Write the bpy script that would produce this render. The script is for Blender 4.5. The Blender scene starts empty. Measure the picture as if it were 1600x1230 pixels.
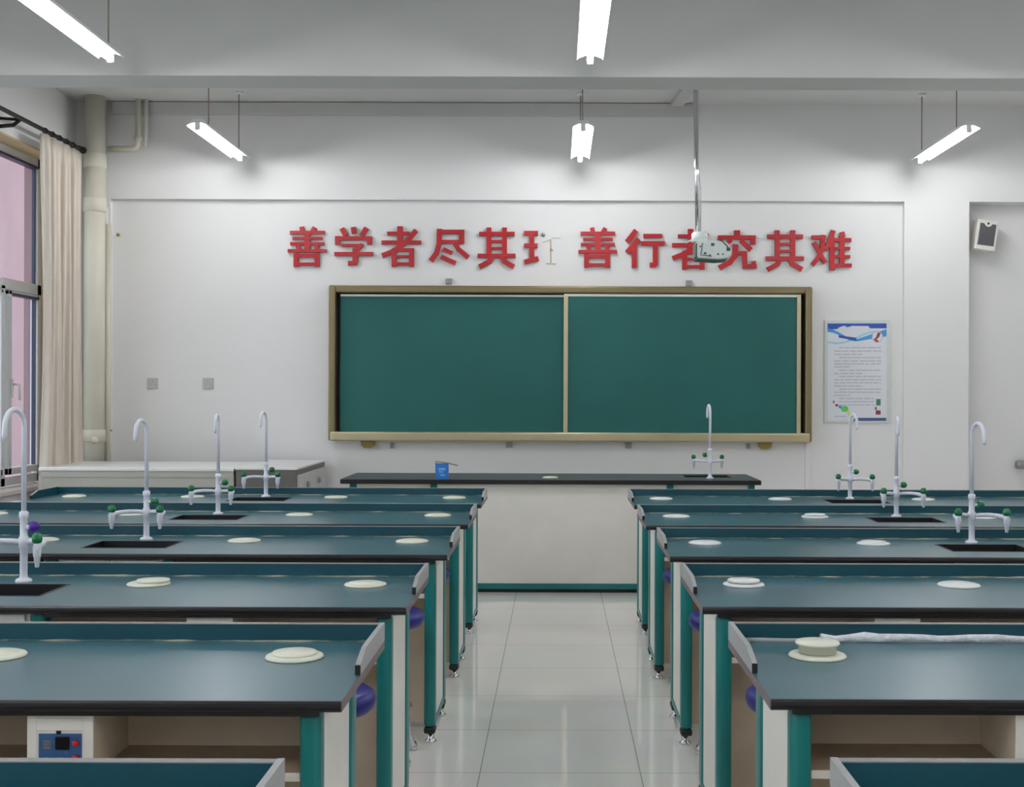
import bpy, bmesh, math, random
from mathutils import Vector, Matrix

random.seed(7)
S = bpy.context.scene
C = S.collection
PI = math.pi

# ------------------------------------------------------------------ camera
F_PX = 1940.0            # focal length in pixels of the 1600 px wide frame
CX, CY = 870.0, 614.0    # vanishing point of the aisle in the photograph
EYE = 1.41               # camera height
ROLL = 0.0035
cam_data = bpy.data.cameras.new('camera')
cam_data.sensor_width = 36.0
cam_data.lens = F_PX / 1600.0 * 36.0
cam_data.shift_x = -(CX - 800.0) / 1600.0
cam_data.shift_y = -(615.0 - CY) / 1600.0
cam_data.clip_start = 0.05
cam_data.clip_end = 100
cam = bpy.data.objects.new('camera', cam_data)
C.objects.link(cam)
cam.location = (0, 0, EYE)
cam.rotation_euler = (PI / 2, -ROLL, 0)
S.camera = cam

# ------------------------------------------------------------------ world, view
world = bpy.data.worlds.new('sky')
S.world = world
world.use_nodes = True
bg = world.node_tree.nodes['Background']
bg.inputs[0].default_value = (0.84, 0.92, 1.0, 1)
bg.inputs[1].default_value = 2.8
S.view_settings.view_transform = 'Standard'
S.view_settings.look = 'None'
S.view_settings.exposure = 0.0
S.view_settings.gamma = 1.0
S.view_settings.use_curve_mapping = False
TUBE_STRENGTH = 80.0


# ------------------------------------------------------------------ materials
def srgb(r, g, b):
    def f(c):
        c /= 255.0
        return c / 12.92 if c <= 0.04045 else ((c + 0.055) / 1.055) ** 2.4
    return (f(r), f(g), f(b), 1.0)


def mat(name, col, rough=0.5, metal=0.0, spec=0.5, noise=0.0, nscale=8.0, bump=0.0, bscale=60.0, emit=None, coat=0.0, stretch=None):
    m = bpy.data.materials.new(name)
    m.use_nodes = True
    nt = m.node_tree
    b = nt.nodes['Principled BSDF']
    b.inputs['Base Color'].default_value = col
    b.inputs['Roughness'].default_value = rough
    b.inputs['Metallic'].default_value = metal
    b.inputs['Specular IOR Level'].default_value = spec
    b.inputs['Coat Weight'].default_value = coat
    if noise > 0 or bump > 0:
        tc = nt.nodes.new('ShaderNodeTexCoord')
        src = tc.outputs['Object']
        if stretch:
            mp = nt.nodes.new('ShaderNodeMapping')
            mp.inputs['Scale'].default_value = stretch
            nt.links.new(src, mp.inputs['Vector'])
            src = mp.outputs['Vector']
        if noise > 0:
            n = nt.nodes.new('ShaderNodeTexNoise')
            n.inputs['Scale'].default_value = nscale
            n.inputs['Detail'].default_value = 4
            nt.links.new(src, n.inputs['Vector'])
            r = nt.nodes.new('ShaderNodeValToRGB')
            r.color_ramp.elements[0].position = 0.3
            r.color_ramp.elements[1].position = 0.7
            r.color_ramp.elements[0].color = tuple(c * (1 - noise) for c in col[:3]) + (1,)
            r.color_ramp.elements[1].color = tuple(min(1, c * (1 + noise)) for c in col[:3]) + (1,)
            nt.links.new(n.outputs['Fac'], r.inputs['Fac'])
            nt.links.new(r.outputs['Color'], b.inputs['Base Color'])
        if bump > 0:
            n2 = nt.nodes.new('ShaderNodeTexNoise')
            n2.inputs['Scale'].default_value = bscale
            n2.inputs['Detail'].default_value = 3
            nt.links.new(src, n2.inputs['Vector'])
            bp = nt.nodes.new('ShaderNodeBump')
            bp.inputs['Strength'].default_value = bump
            bp.inputs['Distance'].default_value = 0.01
            nt.links.new(n2.outputs['Fac'], bp.inputs['Height'])
            nt.links.new(bp.outputs['Normal'], b.inputs['Normal'])
    if emit:
        b.inputs['Emission Color'].default_value = emit[0]
        b.inputs['Emission Strength'].default_value = emit[1]
    return m


M = {}
M['wall'] = mat('wall_paint', (0.79, 0.785, 0.775, 1), 0.7, spec=0.25, noise=0.012, nscale=1.5)
M['ceiling'] = mat('ceiling_paint', (0.74, 0.74, 0.72, 1), 0.85, spec=0.2, noise=0.01, nscale=2)
M['beam'] = mat('beam_paint', (0.63, 0.63, 0.605, 1), 0.85, spec=0.2, noise=0.01, nscale=2)
M['trim'] = mat('plaster_trim', (0.62, 0.615, 0.60, 1), 0.8, spec=0.2, noise=0.02)
M['top'] = mat('worktop_teal', srgb(60, 102, 112), 0.28, spec=0.6, noise=0.05, nscale=3)
M['black_edge'] = mat('black_edge_band', srgb(15, 9, 15), 0.4, noise=0.1, nscale=20)
M['end_edge'] = mat('lit_edge_band', srgb(112, 98, 98), 0.5, noise=0.08, nscale=20)  # window and lamp light on the end edges put into a lighter grey
M['teal'] = mat('teal_laminate', srgb(0, 66, 80), 0.38, noise=0.10, nscale=4)
M['strip'] = mat('grey_edge_strip', srgb(130, 132, 132), 0.45, noise=0.05)
M['guard_grey'] = mat('pale_grey', srgb(158, 160, 160), 0.4, noise=0.04)
M['leg'] = mat('green_aluminium', srgb(4, 112, 110), 0.33, spec=0.5, noise=0.05, nscale=6)
M['panel'] = mat('cream_laminate', srgb(236, 232, 224), 0.45, noise=0.03, nscale=5)
M['inner'] = mat('beige_chipboard', srgb(218, 200, 176), 0.6, noise=0.06, nscale=9)
M['shelf'] = mat('brown_shelf', srgb(176, 150, 126), 0.55, noise=0.08, nscale=9)
M['shelf_edge'] = mat('shelf_edge_band', srgb(214, 208, 196), 0.5, noise=0.03)
M['black'] = mat('black_plastic', srgb(20, 20, 22), 0.45, noise=0.1, nscale=30)
M['basin'] = mat('black_basin', srgb(16, 15, 20), 0.4, noise=0.1, nscale=20)
M['chrome'] = mat('chrome', srgb(215, 215, 218), 0.12, metal=1.0, noise=0.02)
M['cover'] = mat('cream_plastic', srgb(222, 222, 204), 0.4, noise=0.02, nscale=20)
M['cover_white'] = mat('white_plastic', srgb(228, 230, 228), 0.35, noise=0.02, nscale=20)
M['faucet'] = mat('white_enamel', srgb(226, 228, 238), 0.28, noise=0.015, nscale=30)
M['knob'] = mat('green_plastic', srgb(10, 108, 62), 0.22, noise=0.05, nscale=30)
M['knob_purple'] = mat('purple_plastic', srgb(66, 16, 140), 0.3, noise=0.05, nscale=30)
M['knob_mint'] = mat('mint_plastic', srgb(60, 170, 132), 0.3, noise=0.05, nscale=30)
M['stool'] = mat('blue_plastic_seat', srgb(9, 9, 108), 0.4, noise=0.05, nscale=20)
M['device'] = mat('blue_control_plate', srgb(52, 92, 142), 0.45, noise=0.05, nscale=40)
M['screen'] = mat('dark_display', srgb(6, 8, 18), 0.2, noise=0.1, nscale=40)
M['red'] = mat('red_knob', srgb(190, 28, 36), 0.35, noise=0.05, nscale=40)
M['brass'] = mat('bronze_aluminium', srgb(130, 118, 88), 0.42, metal=0.75, noise=0.04, nscale=6, stretch=(1, 1, 30))
M['brass_light'] = mat('champagne_aluminium', srgb(190, 178, 146), 0.34, metal=0.7, noise=0.04, nscale=6)
M['board'] = mat('chalkboard_green', srgb(30, 92, 87), 0.5, spec=0.3, noise=0.06, nscale=1.6)
M['rail_white'] = mat('highlight_rail', srgb(215, 218, 210), 0.3, metal=0.3, noise=0.02)  # highlight along the panel rails put in as near-white
M['dark_gap'] = mat('dark_channel', srgb(14, 16, 16), 0.6, noise=0.1)
M['letter'] = mat('red_acrylic', srgb(170, 22, 30), 0.34, noise=0.05, nscale=3)
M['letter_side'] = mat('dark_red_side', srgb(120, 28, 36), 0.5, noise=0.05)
M['grey_metal'] = mat('grey_steel', srgb(150, 152, 156), 0.4, metal=0.6, noise=0.05)
M['ochre'] = mat('ochre_plastic', srgb(150, 132, 70), 0.55, noise=0.1)
M['desk_top_dark'] = mat('dark_grey_top', srgb(62, 74, 78), 0.4, noise=0.05)
M['projector'] = mat('white_projector_shell', srgb(232, 240, 236), 0.4, noise=0.02, nscale=20)
M['proj_dark'] = mat('projector_dark', srgb(84, 100, 95), 0.5, noise=0.1, nscale=30)
M['pvc'] = mat('cream_pvc', srgb(208, 204, 188), 0.45, noise=0.03, nscale=6)
M['pvc_white'] = mat('white_pvc', srgb(214, 212, 206), 0.4, noise=0.02, nscale=6)
M['curtain'] = mat('beige_curtain_cloth', srgb(208, 198, 186), 0.85, spec=0.1, noise=0.06, nscale=6, stretch=(6, 6, 0.6))
M['rod'] = mat('dark_iron', srgb(34, 26, 26), 0.45, metal=0.4, noise=0.1)
M['win'] = mat('white_window_frame', srgb(204, 206, 208), 0.35, noise=0.02)
M['gasket'] = mat('dark_gasket', srgb(40, 44, 74), 0.4, noise=0.1)
M['reveal'] = mat('yellowed_reveal_paint', srgb(206, 184, 146), 0.8, noise=0.06)
M['sill'] = mat('stone_sill', srgb(186, 180, 174), 0.4, noise=0.08, nscale=14)
M['pink'] = mat('pink_render', srgb(144, 116, 122), 0.8, noise=0.04, nscale=1.2)
M['ground'] = mat('grey_paving', srgb(150, 150, 148), 0.8, noise=0.08)
M['counter'] = mat('pale_grey_counter', srgb(172, 170, 160), 0.5, noise=0.03)
M['counter_top'] = mat('white_counter_top', srgb(222, 221, 218), 0.4, noise=0.02)
M['cab_front'] = mat('dark_grey_steel', srgb(104, 101, 98), 0.45, metal=0.3, noise=0.05)
M['cab_side'] = mat('light_grey_steel', srgb(186, 184, 182), 0.4, noise=0.03)
M['blue_box'] = mat('blue_card', srgb(42, 120, 205), 0.5, noise=0.06, nscale=30)
M['blue_print'] = mat('pale_blue_print', srgb(128, 184, 230), 0.5, noise=0.06, nscale=30)
M['card_inside'] = mat('grey_card', srgb(120, 112, 112), 0.6, noise=0.06, nscale=30)
M['paper'] = mat('white_poster', srgb(222, 224, 230), 0.3, noise=0.01)
M['acrylic'] = mat('pale_green_acrylic', srgb(206, 214, 208), 0.2, noise=0.01)
M['p_blue'] = mat('poster_blue', srgb(44, 78, 168), 0.35, noise=0.1, nscale=20)
M['p_mid'] = mat('poster_mid_blue', srgb(70, 150, 214), 0.35, noise=0.08, nscale=20)
M['p_pale'] = mat('poster_pale_blue', srgb(160, 208, 216), 0.35, noise=0.06, nscale=20)
M['p_text'] = mat('poster_grey_print', srgb(192, 194, 202), 0.4, noise=0.03)
M['p_navy'] = mat('poster_navy', srgb(72, 84, 136), 0.4, noise=0.05)
M['p_green'] = mat('poster_green', srgb(96, 196, 84), 0.4, noise=0.1, nscale=40)
M['p_lime'] = mat('poster_lime', srgb(196, 222, 130), 0.4, noise=0.05)
M['p_red'] = mat('poster_maroon', srgb(140, 56, 64), 0.4, noise=0.2, nscale=60)
M['p_dkgreen'] = mat('poster_deep_green', srgb(64, 128, 104), 0.4, noise=0.2, nscale=60)
M['speaker'] = mat('white_speaker_case', srgb(222, 220, 212), 0.45, noise=0.02)
M['cloth'] = mat('dark_grey_grille', srgb(84, 84, 86), 0.8, noise=0.08, nscale=60)
M['lamp_body'] = mat('white_lamp_metal', srgb(236, 236, 236), 0.4, noise=0.01)
M['tube'] = mat('lit_tube', (1, 1, 1, 1), 0.4, emit=((0.99, 0.995, 1.015, 1), TUBE_STRENGTH))
M['wire'] = mat('hanger_wire', srgb(150, 140, 126), 0.5, metal=0.3, noise=0.05)
M['outlet'] = mat('grey_outlet_plate', srgb(188, 186, 182), 0.5, noise=0.02)
M['stain'] = mat('glue_stain', srgb(190, 180, 152), 0.7, noise=0.08, nscale=30)
M['tape'] = mat('white_tape', srgb(220, 222, 226), 0.5, noise=0.12, nscale=40, bump=0.8, bscale=60)


def sealant_material():
    m = bpy.data.materials.new('old_sealant')
    m.use_nodes = True
    nt = m.node_tree
    b = nt.nodes['Principled BSDF']
    b.inputs['Roughness'].default_value = 0.6
    tc = nt.nodes.new('ShaderNodeTexCoord')
    n = nt.nodes.new('ShaderNodeTexNoise')
    n.inputs['Scale'].default_value = 9
    n.inputs['Detail'].default_value = 5
    r = nt.nodes.new('ShaderNodeValToRGB')
    e = r.color_ramp.elements
    e[0].position, e[0].color = 0.42, srgb(50, 84, 88)
    e[1].position, e[1].color = 0.62, srgb(178, 172, 150)
    nt.links.new(tc.outputs['Object'], n.inputs['Vector'])
    nt.links.new(n.outputs['Fac'], r.inputs['Fac'])
    nt.links.new(r.outputs['Color'], b.inputs['Base Color'])
    return m


M['sealant'] = sealant_material()


def floor_material():
    m = bpy.data.materials.new('polished_floor_tiles')
    m.use_nodes = True
    nt = m.node_tree
    b = nt.nodes['Principled BSDF']
    tc = nt.nodes.new('ShaderNodeTexCoord')
    mp = nt.nodes.new('ShaderNodeMapping')
    mp.inputs['Location'].default_value = (0.28 + 0.595 * 20, -(5.19 - 0.585 * 20), 0)
    br = nt.nodes.new('ShaderNodeTexBrick')
    br.offset = 0.0
    br.squash = 1.0
    br.inputs['Scale'].default_value = 1.0
    br.inputs['Brick Width'].default_value = 0.595
    br.inputs['Row Height'].default_value = 0.585
    br.inputs['Mortar Size'].default_value = 0.0022
    br.inputs['Mortar Smooth'].default_value = 0.2
    br.inputs['Color1'].default_value = srgb(246, 244, 238)
    br.inputs['Color2'].default_value = srgb(243, 241, 235)
    br.inputs['Mortar'].default_value = srgb(172, 170, 163)
    n = nt.nodes.new('ShaderNodeTexNoise')
    n.inputs['Scale'].default_value = 3
    mx = nt.nodes.new('ShaderNodeMix')
    mx.data_type = 'RGBA'
    mx.blend_type = 'MULTIPLY'
    mx.inputs[0].default_value = 0.12
    nt.links.new(tc.outputs['Object'], mp.inputs['Vector'])
    nt.links.new(mp.outputs['Vector'], br.inputs['Vector'])
    nt.links.new(tc.outputs['Object'], n.inputs['Vector'])
    nt.links.new(br.outputs['Color'], mx.inputs[6])
    nt.links.new(n.outputs['Color'], mx.inputs[7])
    nt.links.new(mx.outputs[2], b.inputs['Base Color'])
    b.inputs['Roughness'].default_value = 0.045
    b.inputs['Specular IOR Level'].default_value = 0.65
    return m


M['floor'] = floor_material()


def glass_material():
    m = bpy.data.materials.new('window_glass')
    m.use_nodes = True
    nt = m.node_tree
    nt.nodes.remove(nt.nodes['Principled BSDF'])
    out = nt.nodes['Material Output']
    t = nt.nodes.new('ShaderNodeBsdfTransparent')
    t.inputs[0].default_value = (0.95, 0.96, 0.97, 1)
    g = nt.nodes.new('ShaderNodeBsdfGlossy')
    g.inputs['Roughness'].default_value = 0.02
    fr = nt.nodes.new('ShaderNodeLayerWeight')
    pw = nt.nodes.new('ShaderNodeMath')
    pw.operation = 'POWER'
    pw.inputs[1].default_value = 5.0
    ml = nt.nodes.new('ShaderNodeMath')
    ml.operation = 'MULTIPLY_ADD'
    ml.inputs[1].default_value = 0.6
    ml.inputs[2].default_value = 0.03
    mx = nt.nodes.new('ShaderNodeMixShader')
    nt.links.new(fr.outputs['Facing'], pw.inputs[0])
    nt.links.new(pw.outputs[0], ml.inputs[0])
    nt.links.new(ml.outputs[0], mx.inputs[0])
    nt.links.new(t.outputs[0], mx.inputs[1])
    nt.links.new(g.outputs[0], mx.inputs[2])
    nt.links.new(mx.outputs[0], out.inputs['Surface'])
    return m


M['glass'] = glass_material()


# ------------------------------------------------------------------ mesh helpers
def P(px, py, d):
    """X and Z of the point that the photograph shows at pixel (px, py), at distance d from the camera plane."""
    dx, dy = px - CX, py - CY
    u = dx * math.cos(ROLL) + dy * math.sin(ROLL)
    v = -dx * math.sin(ROLL) + dy * math.cos(ROLL)
    return u * d / F_PX, EYE - v * d / F_PX


def bx(bm, x0, x1, y0, y1, z0, z1, bevel=0.0, seg=2, mi=0):
    vs = [bm.verts.new((x, y, z)) for x in (x0, x1) for y in (y0, y1) for z in (z0, z1)]
    fs = []
    for q in ((0, 1, 3, 2), (4, 6, 7, 5), (0, 4, 5, 1), (2, 3, 7, 6), (0, 2, 6, 4), (1, 5, 7, 3)):
        f = bm.faces.new([vs[i] for i in q])
        f.material_index = mi
        fs.append(f)
    bmesh.ops.recalc_face_normals(bm, faces=fs)
    if bevel > 0:
        es = {e for f in fs for e in f.edges}
        r = bmesh.ops.bevel(bm, geom=list(es), offset=bevel, segments=seg, profile=0.5, affect='EDGES', clamp_overlap=True)
        for f in r['faces']:
            f.material_index = mi
    return vs


def tube(bm, pts, rad, n=10, caps=True, mi=0):
    pts = [Vector(p) for p in pts]
    rads = rad if isinstance(rad, (list, tuple)) else [rad] * len(pts)
    rings = []
    ref = None
    for i, p in enumerate(pts):
        if i == 0:
            t = pts[1] - pts[0]
        elif i == len(pts) - 1:
            t = pts[-1] - pts[-2]
        else:
            t = (pts[i + 1] - p).normalized() + (p - pts[i - 1]).normalized()
        t.normalize()
        if ref is None:
            ref = Vector((1, 0, 0)) if abs(t.x) < 0.9 else Vector((0, 1, 0))
        a = ref - t * ref.dot(t)
        if a.length < 1e-6:
            a = Vector((0, 1, 0)) - t * t.y
        a.normalize()
        ref = a
        b = t.cross(a)
        rings.append([bm.verts.new(p + (a * math.cos(2 * PI * k / n) + b * math.sin(2 * PI * k / n)) * rads[i]) for k in range(n)])
    fs = []
    for r0, r1 in zip(rings, rings[1:]):
        for k in range(n):
            fs.append(bm.faces.new((r0[k], r0[(k + 1) % n], r1[(k + 1) % n], r1[k])))
    if caps:
        fs.append(bm.faces.new(list(reversed(rings[0]))))
        fs.append(bm.faces.new(rings[-1]))
    for f in fs:
        f.smooth = True
        f.material_index = mi
    if caps:
        fs[-1].smooth = False
        fs[-2].smooth = False
    return rings


def lathe(bm, prof, n=24, c=(0, 0, 0), mi=0, mtx=None):
    """prof: (radius, z) list, turned about z."""
    c = Vector(c)
    rings = []
    for r, z in prof:
        if r < 1e-6:
            v = Vector((0, 0, z))
            rings.append([bm.verts.new(c + (mtx @ v if mtx else v))])
        else:
            ring = []
            for k in range(n):
                v = Vector((r * math.cos(2 * PI * k / n), r * math.sin(2 * PI * k / n), z))
                ring.append(bm.verts.new(c + (mtx @ v if mtx else v)))
            rings.append(ring)
    fs = []
    for a, b in zip(rings, rings[1:]):
        for k in range(n):
            k2 = (k + 1) % n
            if len(a) == 1 and len(b) == 1:
                continue
            if len(a) == 1:
                fs.append(bm.faces.new((a[0], b[k2], b[k])))
            elif len(b) == 1:
                fs.append(bm.faces.new((a[k], a[k2], b[0])))
            else:
                fs.append(bm.faces.new((a[k], a[k2], b[k2], b[k])))
    if len(rings[0]) > 1:
        fs.append(bm.faces.new(list(reversed(rings[0]))))
    if len(rings[-1]) > 1:
        fs.append(bm.faces.new(rings[-1]))
    for f in fs:
        f.smooth = True
        f.material_index = mi
    bmesh.ops.recalc_face_normals(bm, faces=fs)


def prism(bm, poly, axis, a0, a1, mi=0):
    """Extrude a 2-D polygon along an axis: axis 'x' takes (y, z), 'y' takes (x, z), 'z' takes (x, y)."""
    def v3(p, a):
        return {'x': (a, p[0], p[1]), 'y': (p[0], a, p[1]), 'z': (p[0], p[1], a)}[axis]
    A = [bm.verts.new(v3(p, a0)) for p in poly]
    B = [bm.verts.new(v3(p, a1)) for p in poly]
    fs = [bm.faces.new(A), bm.faces.new(list(reversed(B)))]
    n = len(poly)
    for i in range(n):
        fs.append(bm.faces.new((A[i], B[i], B[(i + 1) % n], A[(i + 1) % n])))
    for f in fs:
        f.material_index = mi
    bmesh.ops.recalc_face_normals(bm, faces=fs)
    return fs


def obj(name, bm, m, parent=None, loc=(0, 0, 0), smooth_angle=None):
    me = bpy.data.meshes.new(name)
    bm.to_mesh(me)
    bm.free()
    for mm in (m if isinstance(m, (list, tuple)) else [m]):
        me.materials.append(mm)
    o = bpy.data.objects.new(name, me)
    o.location = loc
    C.objects.link(o)
    if parent:
        o.parent = parent
    return o


def box_obj(name, dims, m, parent=None, bevel=0.0, seg=2, loc=(0, 0, 0)):
    bm = bmesh.new()
    bx(bm, *dims, bevel=bevel, seg=seg)
    return obj(name, bm, m, parent, loc)


def thing(name, label, cat, loc=(0, 0, 0), rotz=0.0, group=None):
    o = bpy.data.objects.new(name, None)
    o.empty_display_size = 0.1
    C.objects.link(o)
    o.location = loc
    o.rotation_euler = (0, 0, rotz)
    tag(o, label, cat, group)
    return o


def tag(o, label, cat, group=None):
    o['label'] = label
    o['category'] = cat
    if group:
        o['group'] = group
    return o


def struct(name, bm, m):
    o = obj(name, bm, m)
    o['kind'] = 'structure'
    return o


def dup(root, loc=None, label=None, rotz=None):
    r = root.copy()
    C.objects.link(r)
    if loc is not None:
        r.location = loc
    if rotz is not None:
        r.rotation_euler = (0, 0, rotz)
    if label:
        r['label'] = label
    for ch in list(root.children):
        c = ch.copy()
        C.objects.link(c)
        c.parent = r
        for g in list(ch.children):
            d = g.copy()
            C.objects.link(d)
            d.parent = c
    return r


# ------------------------------------------------------------------ room
XL, XR = -3.97, 4.33          # side walls
YB, YF = 10.30, -3.2          # chalkboard wall, wall behind the camera
ZC = 3.80
YU = 10.25                    # face of the lintel band and of the pier


def build_room():
    bm = bmesh.new()
    bx(bm, -4.4, 4.6, YF - 0.2, 10.9, -0.12, 0.0)
    struct('floor', bm, M['floor'])
    bm = bmesh.new()
    bx(bm, -4.4, 4.6, YF - 0.2, 10.9, ZC, ZC + 0.15)
    struct('ceiling', bm, M['ceiling'])
    # chalkboard wall: recessed field, lintel band above it, pier right of it, niche beyond the pier
    x_l, _ = P(172, 500, YU)
    x_p0 = 2.865
    x_p1 = 3.40
    _, z_lint = P(870, 313, YU)
    bm = bmesh.new()
    bx(bm, -4.4, x_p1, YB, 10.7, 0, ZC)
    bx(bm, -4.4, x_l, YU, YB, 0, ZC)
    bx(bm, x_l, x_p1, YU, YB, z_lint, ZC)
    bx(bm, x_p0, x_p1, YU, YB, 0, z_lint)
    bx(bm, x_p1, 4.6, 10.47, 10.7, 0, ZC)
    bx(bm, x_p1, 4.6, YU, 10.47, z_lint, ZC)
    struct('wall_back', bm, M['wall'])
    # window wall on the left: opening from y 6.2 to 9.93, z 0.69 to 3.26
    y0, y1, z0, z1 = 5.9, 9.93, 0.66, 3.26
    bm = bmesh.new()
    for a, b in ((YF, -2.8), (0.4, 1.4), (4.8, y0)):
        bx(bm, -4.25, XL, a, b, 0, ZC)
    for a, b in ((-2.8, 0.4), (1.4, 4.8)):
        bx(bm, -4.25, XL, a, b, 0, z0)
        bx(bm, -4.25, XL, a, b, z1, ZC)
    bx(bm, -4.25, XL, y1, 10.7, 0, ZC)
    bx(bm, -4.25, XL, y0, y1, 0, z0)
    bx(bm, -4.25, XL, y0, y1, z1, ZC)
    struct('wall_left', bm, M['wall'])
    # yellowed lining of the window opening
    bm = bmesh.new()
    bx(bm, -4.13, XL + 0.004, y0, y1, z1 - 0.012, z1)
    bx(bm, -4.13, XL + 0.004, y1 - 0.012, y1, z0, z1 - 0.012)
    struct('trim_1', bm, M['reveal'])
    bm = bmesh.new()
    bx(bm, -4.10, XL + 0.06, y0, y1 - 0.02, z0, z0 + 0.035, bevel=0.006)
    struct('trim_2', bm, M['sill'])
    bm = bmesh.new()
    bx(bm, XR, XR + 0.2, YF, 10.7, 0, ZC)
    struct('wall_right', bm, M['wall'])
    bm = bmesh.new()
    bx(bm, -4.25, XR, YF - 0.2, YF, 0, ZC)
    struct('wall_front', bm, M['wall'])
    # ceiling beam across the room
    bm = bmesh.new()
    bx(bm, XL, XR, 7.40, 7.71, 3.294, ZC, bevel=0.006, seg=2)
    struct('trim_3', bm, M['beam'])
    # pink outer lining of the window opening
    bm = bmesh.new()
    bx(bm, -4.26, -4.17, y1 - 0.010, y1, z0, z1)
    bx(bm, -4.26, -4.17, y0, y1 - 0.010, z1 - 0.010, z1)
    struct('trim_4', bm, M['pink'])
    # window
    w = obj('window_1', bmesh.new(), M['win'])
    w['kind'] = 'structure'
    bm = bmesh.new()
    XF0, XF1 = -4.165, -4.12
    bx(bm, XF0, XF1, y1 - 0.085, y1 - 0.012, z0 + 0.035, z1 - 0.012, 0.004)
    bx(bm, XF0, XF1, y0, y0 + 0.07, z0 + 0.035, z1 - 0.012, 0.004)
    bx(bm, XF0, XF1, y0, y1, z1 - 0.085, z1 - 0.012, 0.004)
    bx(bm, XF0, XF1, y0, y1, z0 + 0.035, z0 + 0.10, 0.004)
    bx(bm, XF0, XF1, y0, y1, 2.17, 2.255, 0.004)
    for ym in (9.24, 8.35, 7.45, 6.6):
        bx(bm, XF0, XF1, ym - 0.035, ym + 0.035, z0 + 0.035, 2.2, 0.004)
    obj('window_frame', bm, M['win'], w)
    bm = bmesh.new()
    for (a, b, c, d) in ((9.30, 9.845, 0.78, 2.165), (8.385, 9.205, 0.78, 2.165)):
        for q in ((a, a + 0.055, c, d), (b - 0.03, b, c, d), (a, b, c, c + 0.05), (a, b, d - 0.03, d)):
            bx(bm, -4.165, -4.105, q[0], q[1], q[2], q[3], 0.004)
    obj('sash', bm, M['win'], w)
    bm = bmesh.new()
    for (a, b, c, d, x0, x1) in ((9.808, 9.815, 0.83, 2.135, -4.15, -4.122), (9.828, 9.846, 2.255, 3.17, -4.16, -4.138)):
        bx(bm, x0, x1, a, b, c, d)
    bx(bm, -4.17, -4.11, y0 + 0.07, 9.83, 3.165, 3.185)
    bx(bm, -4.15, -4.10, 9.36, 9.83, 2.13, 2.15)
    obj('gasket', bm, M['gasket'], w)
    bm = bmesh.new()
    bx(bm, -4.155, -4.149, y0 + 0.05, y1 - 0.06, 0.78, 3.20)
    obj('window_pane', bm, M['glass'], w)
    bm = bmesh.new()
    bx(bm, -4.105, -4.09, 9.33, 9.355, 1.36, 1.50, 0.004)
    tube(bm, [(-4.095, 9.342, 1.46), (-4.06, 9.342, 1.46), (-4.05, 9.36, 1.45), (-4.05, 9.365, 1.34)], [0.009, 0.01, 0.011, 0.009], 8)
    obj('window_handle', bm, M['cover_white'], w)

    # two unseen windows added farther back along the wall to let in daylight
    for n, (a, b) in enumerate(((1.4, 4.8), (-2.8, 0.4))):
        w2 = obj('window_%d' % (n + 2), bmesh.new(), M['win'])
        w2['kind'] = 'structure'
        bm = bmesh.new()
        for q in ((a, a + 0.07, z0, z1), (b - 0.07, b, z0, z1), (a, b, z1 - 0.08, z1), (a, b, z0, z0 + 0.09), (a, b, 2.17, 2.255)):
            bx(bm, XF0, XF1, q[0], q[1], q[2], q[3], 0.004)
        for k in range(1, 4):
            ym = a + (b - a) * k / 4
            bx(bm, XF0, XF1, ym - 0.035, ym + 0.035, z0, z1, 0.004)
        obj('window_frame', bm, M['win'], w2)
        bm = bmesh.new()
        bx(bm, -4.155, -4.149, a + 0.05, b - 0.05, z0 + 0.07, z1 - 0.06)
        obj('window_pane', bm, M['glass'], w2)


build_room()

# pink building outside the window, and the ground it stands on
bm = bmesh.new()
bx(bm, -13.0, -8.0, 12.5, 90.0, -3.0, 9.0)
o = obj('building', bm, M['pink'])
tag(o, 'pink rendered building outside the window on the left', 'building')
bm = bmesh.new()
bx(bm, -30, -4.3, -20, 60, -3.1, -3.0)
struct('ground', bm, M['ground'])

# long trunking at the top of the chalkboard wall
x0, zt = P(177, 163, YU)
x1, zb = P(1086, 183, YU)
bm = bmesh.new()
bx(bm, x0, x1, YU - 0.035, YU, zb, ZC - 0.005, bevel=0.004)
o = obj('cable_trunking', bm, M['trim'])
tag(o, 'long pale grey trunking along the top of the back wall, under the ceiling', 'trunking')
bm = bmesh.new()
prism(bm, [(0.93, 10.20), (1.03, 10.20), (1.19, 7.76), (1.09, 7.76)], 'z', 3.765, 3.799)
o = obj('ceiling_duct', bm, M['trim'])
tag(o, 'short pale cable duct on the ceiling beside the projector pole', 'duct')


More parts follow.
